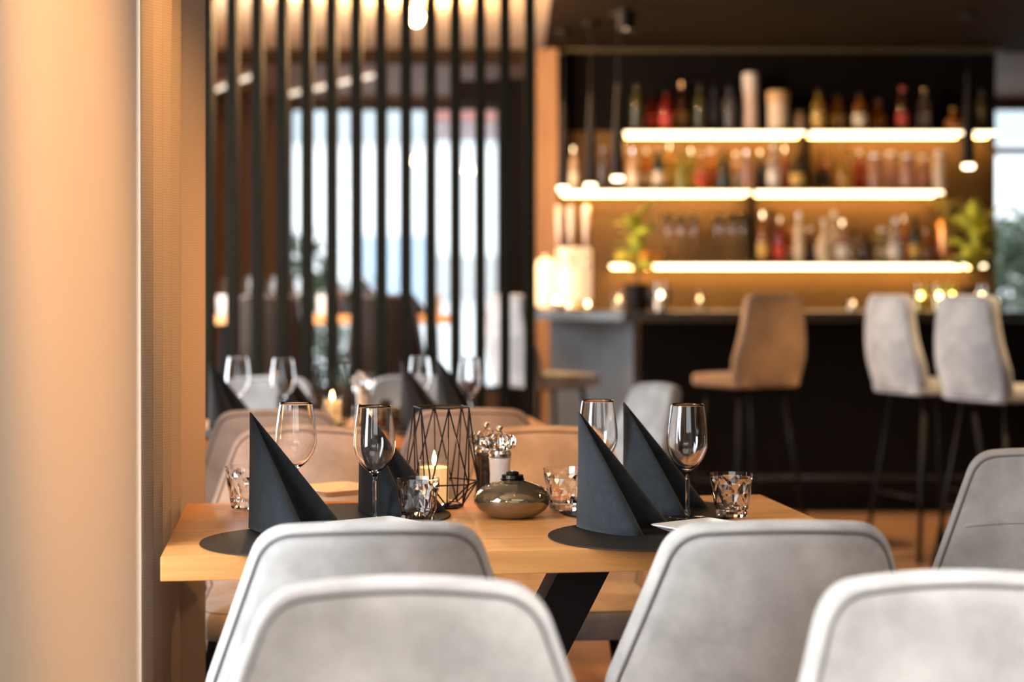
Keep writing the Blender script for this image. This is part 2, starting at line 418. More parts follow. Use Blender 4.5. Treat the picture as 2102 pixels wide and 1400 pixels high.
def leaf_cloud(n, rx, ry, rz, size, seed):
    R = random.Random(seed); mb = MB()
    for _ in range(n):
        u = R.uniform(-1, 1); a = R.uniform(0, 2*PI); rr = R.uniform(.35, 1)**.5; q = math.sqrt(1-u*u)
        c = Vector((rx*rr*q*math.cos(a), ry*rr*q*math.sin(a), rz+rz*rr*u))
        d1 = Vector((R.uniform(-1, 1), R.uniform(-1, 1), R.uniform(-1, 1))).normalized(); d2 = d1.orthogonal().normalized()
        s_ = size*R.uniform(.6, 1.3)
        mb.add([c-d1*s_, c+d2*s_*.4, c+d1*s_, c-d2*s_*.4], [(0, 1, 2, 3)])
    return mb
def shrub(label, loc, rx, rz, n, size, seed, m=None):
    t = thing('garden_shrub', label, 'shrub', loc)
    o = leaf_cloud(n, rx, rx, rz, size, seed).build('foliage', m or M_LEAFDARK, t); o['kind'] = 'stuff'
    MB().tube([(0, 0, -.05), (.02, 0, rz)], .03, 6, r2=.01).build('stem', M_DARKWOOD, t)
shrub('dark green shrub outside at the edge of the bright window', (gx(622, 16.5), 16.5, -.3), .34, 1.05, 520, .09, 1)
shrub('low green shrub outside the middle of the bright window', (gx(742, 17.5), 17.5, -.3), .30, .85, 420, .08, 2)
shrub('tall dark shrub outside the window beyond the bar', (gx(2110, 16.2), 16.2, -.3), .75, 1.15, 1100, .13, 3)
shrub('grey green shrub low outside the window beyond the bar', (gx(2080, 14.75), 14.75, -.3), .40, .75, 600, .09, 4, mat('grey_green_leaf', (.13, .18, .12), .6, var=.3))

# ================================================================== SLAT SCREEN
SY = 7.25
scr = thing('slat_screen', 'floor-to-ceiling screen of upright black slats between tables and bar', 'room divider', (0, SY, 0))
slat_me = None
for i in range(15):
    px = 377+51.0*i-0.25*i
    if slat_me is None:
        o = MB().box((-.0225, -.045, .04), (.0225, .045, 2.66)).build('slat', M_SLAT, scr, bevel=.003); slat_me = o.data
    else:
        o = bpy.data.objects.new('slat', slat_me); col.objects.link(o); o.parent = scr
        bv = o.modifiers.new('edge', 'BEVEL'); bv.width = .003; bv.segments = 2
    o.location = (gx(px, SY), 0, 0)
xa, xb = gx(360, SY), gx(1106, SY)
MB().box((xa, -.05, 0), (xb, .05, .04)).build('bottom_rail', M_SLAT, scr)
MB().box((xa, -.05, 2.66), (xb, .05, 2.70)).build('top_rail', M_SLAT, scr)

# ================================================================== DINING TABLES
TA = math.atan(.129)
TABLE_H = .75
def make_table(name, label, loc, rz):
    t = thing(name, label, 'table', loc, rz, 'oak dining tables')
    # boards of the top, run along its length
    for k in range(5):
        y0 = -.35+k*.14
        MB().box((-.60, y0+.0003, .71), (.60, y0+.1397, .75)).build('top_board', M_OAK, t, bevel=.0012)
    for s in (-1, 1):
        mb = MB(); a = Vector((s*.165, 0, .708)); b = Vector((-s*.20, 0, .01))
        h = .048
        y0, y1 = (-.09, .0) if s > 0 else (.002, .092)
        mb.add([(a.x-h, y0, a.z), (a.x+h, y0, a.z), (a.x+h, y1, a.z), (a.x-h, y1, a.z), (b.x-h, y0, b.z), (b.x+h, y0, b.z), (b.x+h, y1, b.z), (b.x-h, y1, b.z)],
               [(0,1,2,3),(7,6,5,4),(0,4,5,1),(1,5,6,2),(2,6,7,3),(3,7,4,0)])
        mb.build('leg', M_BLACK, t)
    MB().box((-.30, -.30, .0), (.30, .30, .012)).build('foot_plate', M_BLACK, t)
    MB().box((-.25, -.12, .698), (.25, .12, .7095)).build('mount_plate', M_BLACK, t)
    return t
T1 = Vector((-.022, 3.20, 0)); T2 = Vector((-.49, 5.42, 0))
make_table('dining_table', 'oak dining table laid for four in front of the slat screen, nearest one', T1, TA)
make_table('dining_table', 'second oak dining table further back beside the slat screen', T2, TA)

# ================================================================== CHAIRS
def make_chair(label, fabric=M_FABRIC):
    t = thing('dining_chair', label, 'chair', (0, 0, 0), 0, 'upholstered dining chairs')
    oc = fillet([(-.205, .40), (.205, .40), (.248, .60), (.158, .85), (-.158, .85), (-.248, .60)], [.05, .05, .10, .060, .060, .10], 7)
    outline = densify(oc, .03)
    def warp(x, y, z):
        zz = z-.47
        return (x, y-.200-.26*zz+.10*zz*zz+1.15*x*x, z+.012*math.cos(x*8)-.012)
    mb, pipe = pad(outline, .026, .010, .012, warp)
    b = mb.build('backrest', fabric, t, smooth=True)
    pipe(-1).build('rear_piping', M_PIPING, b, smooth=True)
    pipe(1).build('front_piping', M_PIPING, b, smooth=True)
    seam = [warp(-.175+.35*k/12, .0375-.010*abs(k-6)/6, .70) for k in range(13)]
    MB().tube(seam, .004, 6).build('seam', fabric, b, smooth=True)
    # seat
    so = densify(fillet([(-.225, -.225), (.225, -.225), (.235, .235), (-.235, .235)], [.06, .06, .09, .09], 6), .04)
    def warp_s(x, y, z): return (x, z, .452+y-.35*max(0, z-.15)**2-.0*x)
    mb, pipe = pad(so, .030, .014, .004, warp_s)
    s_ = mb.build('seat', fabric, t, smooth=True)
    pipe(1).build('piping', M_PIPING, s_, smooth=True)
    for sx in (-1, 1):
        for sy in (-1, 1):
            MB().tube([(sx*.15, sy*.14, .425), (sx*.215, sy*.205, .004)], .015, 10, r2=.010).build('leg', M_BLACK, t, smooth=True)
    MB().box((-.17, -.16, .418), (.17, .16, .430)).build('seat_frame', M_BLACK, t)
    return t
def loc_t(T, lx, ly):
    c, s_ = math.cos(TA), math.sin(TA); return Vector((T.x+lx*c-ly*s_, T.y+lx*s_+ly*c, 0))
chair0 = make_chair('x')
CH_BACK = .265     # distance of the back's top behind the chair origin
def put_chair(first, label, px, Y, face_away, turn=0.0):
    """place a chair so that the top of its back stands at column px, depth Y"""
    rz = TA*0+turn if face_away else PI+turn
    x = gx(px, Y); d = Vector((-math.sin(rz), math.cos(rz)))*CH_BACK
    loc = (x+d.x, Y+d.y, 0)
    if first: chair0.location = loc; chair0.rotation_euler = (0, 0, rz); chair0['label'] = label; return chair0
    return copy_thing(chair0, label, loc, rz)
put_chair(True, 'grey suede dining chair seen from behind at the curtain side of the nearest table', 757, 2.49, True, .10)
put_chair(False, 'grey suede dining chair seen from behind, in front of the tumbler at the nearest table', 1597, 2.50, True, .06)
put_chair(False, 'closest grey chair facing the viewer, in front of the curtain-side dining chair', 828, 1.98, False, .06)
put_chair(False, 'closest grey chair facing the viewer, cut by the corner of the photo', 1955, 2.02, False, .10)
put_chair(False, 'grey dining chair beyond the oak table, behind the folded napkin nearest the curtain', 620, 4.20, False, .12)
put_chair(False, 'grey dining chair beyond the oak table, behind the salt and pepper mills', 1112, 4.20, False, .10)
put_chair(False, 'chair at the second table with its back turned, next to the curtain', 566, 4.82, True, .10)
put_chair(False, 'chair at the second table with its back turned, behind the wire lantern', 967, 4.86, True, .10)
put_chair(False, 'chair on the far side of the second table nearest the curtain', 548, 6.60, False, .12)
put_chair(False, 'chair on the far side of the second table close to the slats', 850, 6.68, False, .12)
put_chair(False, 'pale grey chair alone in front of the black bar, turned sideways', 1352, 6.15, True, PI/2+.38)
put_chair(False, 'grey chair with a cross seam beyond the plate, cut by the photo edge', 2158, 3.60, False, -.28)

# ================================================================== TABLE SETTINGS
def make_wineglass():
    t = thing('wine_glass', 'x', 'wine glass', (0, 0, 0), 0, 'empty stemmed wine glasses')
    outer = [(.0048, .088), (.010, .0915), (.022, .101), (.0315, .115), (.0375, .130), (.0392, .144), (.0385, .160), (.0362, .180), (.0335, .200), (.0312, .2150)]
    inner = [(.0302, .2150), (.0325, .200), (.0352, .180), (.0374, .160), (.0381, .144), (.0364, .131), (.0304, .117), (.021, .1035), (.010, .0955), (0, .0945)]
    pr = [tuple(p) for p in catmull(outer, 3)]+[tuple(p) for p in catmull(inner, 3)]
    pr = [(0, .087)]+[(p[0], p[1]) for p in pr]; pr[-1] = (0, .0945)
    MB().lathe(pr, 40).build('bowl', M_GLASS, t, smooth=True)
    MB().lathe([(0, .0035), (.0065, .004), (.0050, .010), (.0040, .020), (.0036, .045), (.0038, .070), (.0048, .0868), (0, .0868)], 20).build('stem', M_GLASS, t, smooth=True)
    MB().lathe([(0, 0), (.0355, 0), (.0365, .0012), (.030, .0022), (.012, .0034), (0, .0036)], 36).build('foot', M_GLASS, t, smooth=True)
    return t
def make_tumbler():
    t = thing('tumbler', 'x', 'tumbler', (0, 0, 0), 0, 'cut glass tumblers')
    n = 20; mb = MB(); vs_ = []; rings = []
    rows = [(.0285, .0, 0), (.0300, .004, 0), (.0310, .012, 0), (.0335, .026, 1), (.0360, .046, 2), (.0385, .064, 1), (.0400, .0745, 0), (.0412, .081, 0)]
    for r, z, ph in rows:
        i0 = len(vs_)
        for k in range(n):
            a = 2*PI*k/n; rr = r
            if ph: rr = r*(1.045 if (k % 4 == (0 if ph == 1 else 2)) else (.955 if k % 4 == (2 if ph == 1 else 0) else 1.0))
            vs_.append((rr*math.cos(a), rr*math.sin(a), z))
        rings.append(list(range(i0, i0+n)))
    for r, z in [(.0396, .081), (.0375, .068), (.0345, .046), (.0305, .022), (.0270, .015)]:
        i0 = len(vs_)
        for k in range(n):
            a = 2*PI*k/n; vs_.append((r*math.cos(a), r*math.sin(a), z))
        rings.append(list(range(i0, i0+n)))
    fs = []
    for A, B in zip(rings, rings[1:]):
        for k in range(n):
            k2 = (k+1) % n
            if k % 2: fs += [(A[k], A[k2], B[k]), (A[k2], B[k2], B[k])]
            else: fs += [(A[k], A[k2], B[k2]), (A[k], B[k2], B[k])]
    fs.append(tuple(reversed(rings[0]))); fs.append(tuple(rings[-1]))
    mb.add(vs_, fs)
    mb.build('body', M_GLASS, t)
    return t
def napkin_mesh():
    base = [(0, 0), (.020, -.050), (.050, -.094), (.078, -.116), (.100, -.123), (.113, -.113), (.110, -.090), (.094, -.050), (.090, -.018), (.108, .000), (.140, -.012), (.166, -.006), (.170, .012), (.140, .026), (.090, .036), (.040, .028), (.008, .010)]
    c = catmull([(p[0], p[1], 0) for p in base], 6, closed=True)
    apex = Vector((.002, .001, .212)); rows = 14; n = len(c); vs_ = []; fs = []
    for j in range(rows):
        t = j/(rows-1)*.985
        for p in c:
            q = p.lerp(apex, t); bulge = math.sin(PI*t)*.004
            vs_.append((q.x+bulge*.3, q.y-bulge, q.z))
    for j in range(rows-1):
        for k in range(n):
            k2 = (k+1) % n; fs.append((j*n+k, j*n+k2, (j+1)*n+k2, (j+1)*n+k))
    fs.append(tuple((rows-1)*n+k for k in range(n)))
    return MB().add(vs_, fs)
def make_napkin():
    o = napkin_mesh().build('folded_napkin', M_NAPKIN, None, smooth=True)
    sd = o.modifiers.new('paper', 'SOLIDIFY'); sd.thickness = .0012; sd.offset = -1
    return tag(o, 'x', 'napkin', 'pyramid folded paper napkins')
def make_placemat():
    o = MB().lathe([(0, 0), (.178, 0), (.180, .001), (.179, .0028), (0, .0028)], 64).build('placemat', M_MAT, None)
    return tag(o, 'x', 'placemat', 'round black placemats')
def make_plate():
    t = thing('side_plate', 'x', 'plate', (0, 0, 0), 0, 'square white side plates')
    def sq(h, r, z): return [(p[0], p[1], z) for p in densify(fillet([(-h, -h), (h, -h), (h, h), (-h, h)], [r]*4, 5), .2)]
    rings = [sq(.045, .012, 0), sq(.048, .012, .002), sq(.072, .010, .014), sq(.073, .010, .0155), sq(.071, .010, .0165), sq(.050, .012, .006), sq(.046, .012, .0048)]
    n = len(rings[0]); vs_ = [p for r in rings for p in r]; fs = []
    for j in range(len(rings)-1):
        for k in range(n):
            k2 = (k+1) % n; fs.append((j*n+k, j*n+k2, (j+1)*n+k2, (j+1)*n+k))
    MB().add(vs_, fs+[tuple(reversed(range(n)))]+[tuple(range((len(rings)-1)*n, len(rings)*n))]).build('dish', M_PLATE, t, smooth=False)
    return t
PROTO = {}
def put(kind, maker, label, loc, rz=0.0):
    """first call places the thing itself, later calls place copies"""
    if kind not in PROTO:
        o = maker(); PROTO[kind] = o; o['label'] = label; o.location = loc; o.rotation_euler = (0, 0, rz); return o
    return copy_thing(PROTO[kind], label, loc, rz)
def on_table(px, py):
    Y = gy(py, TABLE_H); return (gx(px, Y), Y)
Z = TABLE_H+.0006
# placemats first; what stands on them is raised by their thickness
SHIFT = T2-T1
mats_ = [((1328, 1100), 'black round placemat under the front napkin opposite the mill'), ((640, 1105), 'black round placemat at the curtain end of the nearest table'),
         ]
P_near_r = on_table(1334, 1102); P_near_l = (P_near_r[0]-.60, P_near_r[1]-.06)
P_far_r = (P_near_r[0]+.03, P_near_r[1]+.345); P_far_l = (P_far_r[0]-.57, P_far_r[1]-.07)
spots = [('near_r', P_near_r, 'front corner by the cut tumbler'), ('near_l', P_near_l, 'front corner beside the curtain'),
         ('far_r', P_far_r, 'back corner nearest the bar'), ('far_l', P_far_l, 'back corner beside the curtain')]
NAP = {'near_r': on_table(1184, 1085), 'near_l': on_table(510, 1087), 'far_r': on_table(1277, 1046), 'far_l': on_table(735, 1053)}
GLS = {'near_r': on_table(1411, 1066), 'near_l': on_table(769, 1073), 'far_r': on_table(1227, 1050), 'far_l': on_table(608, 1060)}
PLT = {'near_r': on_table(1452, 1101), 'near_l': on_table(776, 1097), 'far_r': (P_far_r[0]-.10, P_far_r[1]+.12), 'far_l': on_table(690, 1018)}
TIER = ['the nearest table', 'the second table']
for ti, T in enumerate((Vector((0, 0, 0)), SHIFT)):
    for key, p, where in spots:
        tn = TIER[ti]
        put('placemat', make_placemat, 'round black placemat on %s, %s' % (tn, where), (p[0]+T.x, p[1]+T.y, Z))
        q = NAP[key]
        rzn = {'near_r': 0, 'near_l': .04, 'far_r': .03, 'far_l': -.03}[key]
        put('napkin', make_napkin, 'dark pyramid napkin on %s, %s' % (tn, where), (q[0]+T.x, q[1]+T.y, Z+.0032), rzn)
        g = GLS[key]
        put('wine_glass', make_wineglass, 'empty wine glass on %s, %s' % (tn, where), (g[0]+T.x, g[1]+T.y, Z+.0032), 0)
        if not (ti == 1 and key == 'far_r'):
            s_ = PLT[key]
            put('side_plate', make_plate, 'square white side plate on %s, %s' % (tn, where), (s_[0]+T.x, s_[1]+T.y, Z+.0032), TA+.52)
for (px, py), lab in (((1502, 1064), 'cut glass tumbler beside the front wine glass, at the bare table corner'), ((858, 1076), 'cut glass tumbler in front of the wire lantern'),
                      ((1158, 1050), 'cut glass tumbler half hidden behind the front dark napkin'), ((505, 1046), 'cut glass tumbler at the curtain end of the nearest table')):
    x, y = on_table(px, py); put('tumbler', make_tumbler, lab, (x, y, Z+.0035), random.uniform(0, 1))
    
# --- lantern with candle
def make_lantern():
    t = thing('wire_lantern', 'x', 'lantern', (0, 0, 0), 0, 'black wire lanterns')
    r1, r2, r3 = .057, .076, .044; z1, z2, z3 = .200, .050, .006; n = 6; wr = .0016
    def ringpts(r, z, ph=0): return [(r*math.cos(2*PI*k/n+ph), r*math.sin(2*PI*k/n+ph), z) for k in range(n)]
    top = ringpts(r1, z1, PI/6); mid = ringpts(r2, z2, 0); bot = ringpts(r3, z3, PI/6)
    for nm, ring in (('top_ring', top), ('shoulder_ring', mid), ('bottom_ring', bot)):
        mb = MB()
        for k in range(n): mb.tube([ring[k], ring[(k+1) % n]], wr, 6)
        mb.build(nm, M_BLACK, t)
    for k in range(n):
        for a, b in ((top[k], mid[k]), (top[k], mid[(k+1) % n]), (mid[k], bot[k]), (mid[(k+1) % n], bot[k])):
            MB().tube([a, b], wr, 6).build('wire', M_BLACK, t)
        MB().tube([top[k], (bot[k][0], bot[k][1], z3)], wr*.9, 6).build('upright_wire', M_BLACK, t)
    MB().lathe([(0, .0), (.046, .0), (.047, .003), (.030, .0055), (0, .0055)], 6).build('base_plate', M_BLACK, t)
    return t
def make_candle():
    t = thing('candle', 'x', 'candle', (0, 0, 0), 0, 'candles in glass on the tables')
    MB().lathe([(0, 0), (.029, 0), (.030, .002), (.030, .088), (.0285, .088), (.0283, .004), (0, .004)], 32).build('glass_cup', M_GLASS, t, smooth=False)
    m, nt, b = nodes_of('candle_wax')
    b.inputs['Base Color'].default_value = (.90, .74, .50, 1); b.inputs['Roughness'].default_value = .5
    b.inputs['Subsurface Weight'].default_value = .6; b.inputs['Subsurface Radius'].default_value = (.03, .015, .006)
    b.inputs['Emission Color'].default_value = (1.0, .55, .20, 1); b.inputs['Emission Strength'].default_value = .7  # wax given its own glow in place of the flame's light
    MB().lathe([(0, .005), (.0275, .005), (.0275, .074), (.022, .072), (0, .070)], 28).build('wax', m, t, smooth=False)
    MB().tube([(0, 0, .068), (.0005, 0, .079)], .0009, 6).build('wick', M_BLACK, t)
    MB().lathe([(0, .077), (.0035, .081), (.0050, .087), (.0038, .095), (.0015, .103), (0, .108)], 16).build('flame', glow('candle_flame', (1.0, .62, .24), 28), t, smooth=True)
    return t
LN = on_table(906, 1041)
put('lantern', make_lantern, 'black wire lantern around a lit candle on the nearest table', (LN[0], LN[1], Z), .30)
put('candle', make_candle, 'lit candle inside the wire lantern on the nearest table', (LN[0]-.014, LN[1]-.004, Z+.0060), 0)
LN2 = (gx(682, 5.42), 5.42)
put('lantern', make_lantern, 'black wire lantern on the second table', (LN2[0], LN2[1], Z), .35)
put('candle', make_candle, 'lit candle inside the wire lantern on the second table', (LN2[0], LN2[1], Z+.0060), 0)
def candle_light(loc, e):
    d = bpy.data.lights.new('candle_glow', 'POINT'); d.energy = e; d.color = (1, .5, .18); d.shadow_soft_size = .012
    o = bpy.data.objects.new('candle_glow', d); col.objects.link(o); o.location = loc
candle_light((LN[0]-.014, LN[1]-.004, Z+.122), .35)
candle_light((LN2[0], LN2[1], Z+.122), .35)
# --- mills
def make_mill(name, label, loc, fill_mat, group):
    t = thing(name, label, 'mill', loc, 0, group)
    MB().lathe([(0, 0), (.0235, 0), (.0245, .004), (.0235, .012), (.0205, .04), (.0200, .07), (.0215, .098), (.0225, .104), (0, .104)], 28).build('body', glass('acrylic', (1, 1, 1), 0, 1.38), t, smooth=True)
    MB().lathe([(0, .010), (.0195, .010), (.0185, .04), (.0180, .07), (.0192, .101), (0, .101)], 24).build('filling', fill_mat, t, smooth=False)
    MB().lathe([(0, .1045), (.0222, .1045), (.0228, .110), (.0200, .116), (0, .116)], 28).build('collar', M_STEEL, t, smooth=False)
    n = 36; prof = [(.016, .1165), (.026, .121), (.0305, .129), (.0310, .136), (.0285, .143), (.021, .149), (.010, .152)]
    vs_ = []; fs = []
    for r, z in prof:
        for k in range(n):
            a = 2*PI*k/n; rr = r*(1+(.09 if k % 3 == 0 else -.03)); vs_.append((rr*math.cos(a), rr*math.sin(a), z))
    for j in range(len(prof)-1):
        for k in range(n): fs.append((j*n+k, j*n+(k+1) % n, (j+1)*n+(k+1) % n, (j+1)*n+k))
    fs.append(tuple(reversed(range(n)))); fs.append(tuple(range((len(prof)-1)*n, len(prof)*n)))
    h = MB().add(vs_, fs).build('head', glass('acrylic', (1, 1, 1), 0, 1.38), t)
    MB().lathe([(0, .152), (.0045, .1525), (.0035, .156), (.0065, .160), (.0055, .165), (0, .167)], 16).build('finial', M_STEEL, h, smooth=True)
    return t
M_SALT = mat('white_salt', (.92, .90, .87), .8, var=.05, scale=80, bump=.3, bscale=300)
M_PEPPER = mat('black_peppercorns', (.03, .022, .018), .6, var=.5, scale=120, bump=.8, bscale=150)
ML = on_table(1026, 1045); MP = on_table(998, 1034)
make_mill('salt_mill', 'clear acrylic salt mill with ridged crown top on the nearest table', (ML[0], ML[1], Z), M_SALT, 'salt mills')
make_mill('pepper_mill', 'clear acrylic pepper mill behind the salt mill on the nearest table', (MP[0], MP[1], Z), M_PEPPER, 'pepper mills')
make_mill('salt_mill', 'clear acrylic salt mill with ridged crown top on the second table', (gx(746, 5.50), 5.50, Z), M_SALT, 'salt mills')
make_mill('pepper_mill', 'clear acrylic pepper mill behind the salt mill on the second table', (gx(738, 5.60), 5.60, Z), M_PEPPER, 'pepper mills')
# --- smoked glass oil lamp
def make_oil_lamp(label, loc):
    t = thing('oil_lamp', label, 'oil lamp', loc, 0, 'squat smoked glass oil lamps')
    m, nt, b = nodes_of('smoked_amber_glass'); 
    b.inputs['Base Color'].default_value = (.50, .42, .27, 1); b.inputs['Roughness'].default_value = .02
    b.inputs['Transmission Weight'].default_value = .82; b.inputs['IOR'].default_value = 1.5; b.inputs['Metallic'].default_value = .40
    outer = [(0, 0), (.030, .0), (.050, .006), (.066, .018), (.0735, .033), (.0725, .042), (.062, .055), (.044, .064), (.027, .069), (.022, .0715)]
    inner = [(.0205, .070), (.026, .0665), (.043, .061), (.060, .0525), (.0700, .041), (.0710, .033), (.0640, .020), (.049, .009), (.030, .004), (0, .004)]
    pr = [tuple(p) for p in catmull(outer, 3)]+[tuple(p) for p in catmull(inner, 3)]
    MB().lathe(pr, 48).build('glass_body', m, t, smooth=True)
    MB().lathe([(0, .0705), (.0225, .0705), (.0230, .0735), (.0210, .0750), (.0205, .0810), (.0, .0815)], 28).build('collar', mat('dark_bronze', (.05, .04, .03), .3, 1.0), t, smooth=False)
    MB().lathe([(0, .0818), (.0120, .0818), (.0125, .0855), (.009, .0872), (0, .0872)], 24).build('burner_cap', M_BLACK, t, smooth=False)
    MB().tube([(0, 0, .0872), (0, 0, .0895)], .0018, 8).build('wick', mat('wick_cotton', (.6, .55, .45), .9), t)
    MB().lathe([(0, .0055), (.046, .0095), (.060, .019), (.066, .028), (0, .028)], 36).build('oil', glass('lamp_oil', (.85, .62, .30), 0, 1.40), t, smooth=False)
    return t
OL = on_table(1052, 1062)
make_oil_lamp('squat smoked glass oil lamp in front of the mills on the nearest table', (OL[0], OL[1], Z))
make_oil_lamp('squat smoked glass oil lamp on the second table', (gx(790, 5.40), 5.40, Z))

# ================================================================== CURTAIN
def make_curtain(name, label, s0, s1, folds, amp, base, z0=.02, z1=2.66):
    """cloth hung along the side of the room; folds is a list of fold positions"""
    n = int((s1-s0)/.006); rows = 10; vs_ = []; fs = []; us = []
    L = 0; prev = None; line = []
    for i in range(n+1):
        Yv = s0+(s1-s0)*i/n
        a = amp(Yv); ph = folds(Yv)
        off = a*(math.sin(ph)+.25*math.sin(2*ph+.6)); along = .35*a*math.sin(2*ph)
        p = (base(Yv)+off, Yv+along)
        if prev: L += math.dist(p, prev)
        prev = p; line.append((p, L))
    for j in range(rows+1):
        z = z0+(z1-z0)*j/rows
        for (p, l) in line:
            k = 1+.25*(1-j/rows)*math.sin(p[1]*7)
            bx = base(p[1]); vs_.append((bx+(p[0]-bx)*k, p[1], z)); us.append((l, z))
    for j in range(rows):
        for i in range(n): fs.append((j*(n+1)+i, j*(n+1)+i+1, (j+1)*(n+1)+i+1, (j+1)*(n+1)+i))
    me = bpy.data.meshes.new(name); me.from_pydata(vs_, [], fs); me.update()
    uv = me.uv_layers.new(name='cloth')
    for lp in me.loops: uv.data[lp.index].uv = us[lp.vertex_index]
    for p in me.polygons: p.use_smooth = True
    me.materials.append(M_CURTAIN)
    o = bpy.data.objects.new(name, me); col.objects.link(o)
    sd = o.modifiers.new('cloth', 'SOLIDIFY'); sd.thickness = .0015
    return tag(o, label, 'curtain', 'sand coloured floor-length curtains')
def line_near(Yv): return -.345-.075*(Yv-1.0)
def line_table(Yv):
    q = min(1, max(0, (Yv-3.44)/.22)); return -.60-.07*(Yv-2.2)+.045*q*q*(3-2*q)
make_curtain('curtain', 'sand coloured curtain panel hanging flat, nearest the viewer', .98, 1.82, lambda y: (y-.98)*8.5+.2, lambda y: .009, line_near)
make_curtain('curtain', 'sand coloured woven curtain in tight folds beside the dining table', 2.86, 3.66, lambda y: (y-2.86)*44+.9, lambda y: .021, line_table)
for nm, lab, x, y, ln in (('curtain_track', 'black ceiling track carrying the flat curtain panel', -.378, 1.40, .45), ('curtain_track', 'black ceiling track carrying the folded curtain', -.662, 3.22, .52)):
    o = MB().box((-.025, -ln, 2.662), (.025, ln, 2.70)).build(nm, M_BLACK, None, loc=(x, y, 0), rz=math.atan(.07)); tag(o, lab, 'curtain track')

# ================================================================== BAR
bar = thing('bar_counter', 'long black bar counter with a slate grey end panel', 'bar counter', (0, 0, 0))
BF = 9.05      # front of the bar
BZ = 1.068
cx = gx(1300, BF)
bx1 = 4.6
# end panel runs back and to the side from the front corner
ex, ey = gx(1128, 9.95), 9.95
MB().add([(cx, BF, .0), (ex, ey, .0), (ex, ey, BZ-.05), (cx, BF, BZ-.05), (cx+.03, BF+.02, .0), (ex+.03, ey+.02, .0), (ex+.03, ey+.02, BZ-.05), (cx+.03, BF+.02, BZ-.05)],
         [(0,3,2,1),(4,5,6,7),(0,1,5,4),(1,2,6,5),(2,3,7,6),(3,0,4,7)]).build('end_panel', M_BARGREY, bar)
MB().box((cx+.035, BF, .08), (bx1, BF+.03, BZ-.05)).build('front_panel', M_BARBLACK, bar)
MB().box((cx+.06, BF+.05, 0), (bx1, BF+.09, .08)).build('plinth', M_BLACK, bar)
wt = [(cx-.06, BF-.10), (bx1, BF-.10), (bx1, 9.98), (.115, 9.98), (.185, 9.22)]
MB().add([(p[0], p[1], BZ-.045) for p in wt]+[(p[0], p[1], BZ) for p in wt],
         [(4,3,2,1,0),(5,6,7,8,9)]+[(k, (k+1) % 5, 5+(k+1) % 5, 5+k) for k in range(5)]).build('worktop', mat('dark_stone_worktop', (.02, .018, .016), .28, var=.3, scale=30), bar)
MB().tube([(cx+.3, BF-.14, .20), (bx1, BF-.14, .20)], .019, 10).build('foot_rail', M_BLACK, bar, smooth=True)

SHY = 10.50; SHF = 10.40
def shelf(label, pa, pb, py):
    x0, x1 = gx(pa, SHF), gx(pb, SHF); z = gz(py, SHF)
    t = thing('bar_shelf', label, 'shelf', (0, 0, 0), 0, 'lit bar shelves')
    MB().box((x0, SHF+.012, z-.006), (x1, BY, z+.016)).build('board', M_DARKWOOD, t)
    MB().box((x0, SHF, z-.008), (x1, SHF+.012, z+.008)).build('light_edge', glow('led_edge', (1.0, .80, .50), 6.5), t)
    MB().box((x0+.02, BY-.10, z-.013), (x1-.02, BY-.06, z-.0065)).build('light_strip', glow('led_strip', (1.0, .56, .18), 30), t)
    return z+.0165
Z1 = shelf('lit upper shelf section nearest the pine post', 1282, 1653, 273)
shelf('lit upper shelf section in the middle of the bar wall', 1664, 1984, 273)
shelf('short lit upper shelf section at the window end', 1999, 2048, 273)
Z2 = shelf('lit middle shelf section nearest the pine post', 1150, 1541, 395)
shelf('lit middle shelf section at the window end', 1551, 1936, 395)
Z3 = shelf('long lit bottom shelf across the bar wall', 1253, 2024, 546)
# upright dividers between shelf sections
for px, za, zb in ((1658, Z2+.02, Z1-.04), (1546, Z3+.02, Z2-.03)):
    x = gx(px, SHY); o = MB().box((x-.009, 10.46, za), (x+.009, BY, zb)).build('shelf_divider', M_BARBLACK, None)
    tag(o, 'black upright divider on the middle shelf' if px == 1658 else 'black upright divider between bottom and middle shelf', 'divider')

# ---- bottles
BOT = {
 'wine':  [(0, 0), (.036, 0), (.037, .004), (.037, .60), (.034, .68), (.016, .78), (.0135, .82), (.0135, .98), (.015, .985), (.015, 1.0), (0, 1.0)],
 'spirit':[(0, 0), (.040, 0), (.041, .004), (.041, .58), (.037, .66), (.018, .73), (.0155, .78), (.0155, 1.0), (0, 1.0)],
 'squat': [(0, 0), (.046, 0), (.048, .02), (.048, .45), (.040, .58), (.020, .68), (.017, .74), (.017, 1.0), (0, 1.0)],
 'round': [(0, 0), (.030, 0), (.045, .08), (.054, .25), (.050, .42), (.034, .56), (.018, .64), (.016, .74), (.016, 1.0), (0, 1.0)],
 'slim':  [(0, 0), (.029, 0), (.030, .01), (.030, .55), (.026, .68), (.014, .80), (.0125, 1.0), (0, 1.0)],
 'jar':   [(0, 0), (.040, 0), (.044, .05), (.046, .5), (.040, .75), (.030, .84), (.030, 1.0), (0, 1.0)],
}
BCOL = {'amber': (.75, .30, .05), 'orange': (.95, .38, .05), 'red': (.62, .06, .03), 'olive': (.20, .17, .05), 'clear': (.95, .88, .80), 'dark brown': (.09, .035, .015),
        'dark green': (.04, .08, .03), 'golden': (.90, .58, .10), 'pale green': (.62, .68, .42), 'smoky grey': (.30, .27, .25), 'pink': (.92, .62, .50), 'cream': (.95, .80, .60), 'yellow green': (.62, .60, .10), 'tan': (.80, .52, .30)}
def bmat(c):
    nm = 'bottle_'+c.replace(' ', '_')
    if nm in MATS: return MATS[nm]
    m, nt, b = nodes_of(nm); b.inputs['Base Color'].default_value = (*BCOL[c], 1); b.inputs['Roughness'].default_value = .12
    opaque = c in ('cream', 'dark brown', 'tan')
    b.inputs['Transmission Weight'].default_value = .35 if opaque else .75
    MATS[nm] = m; return m
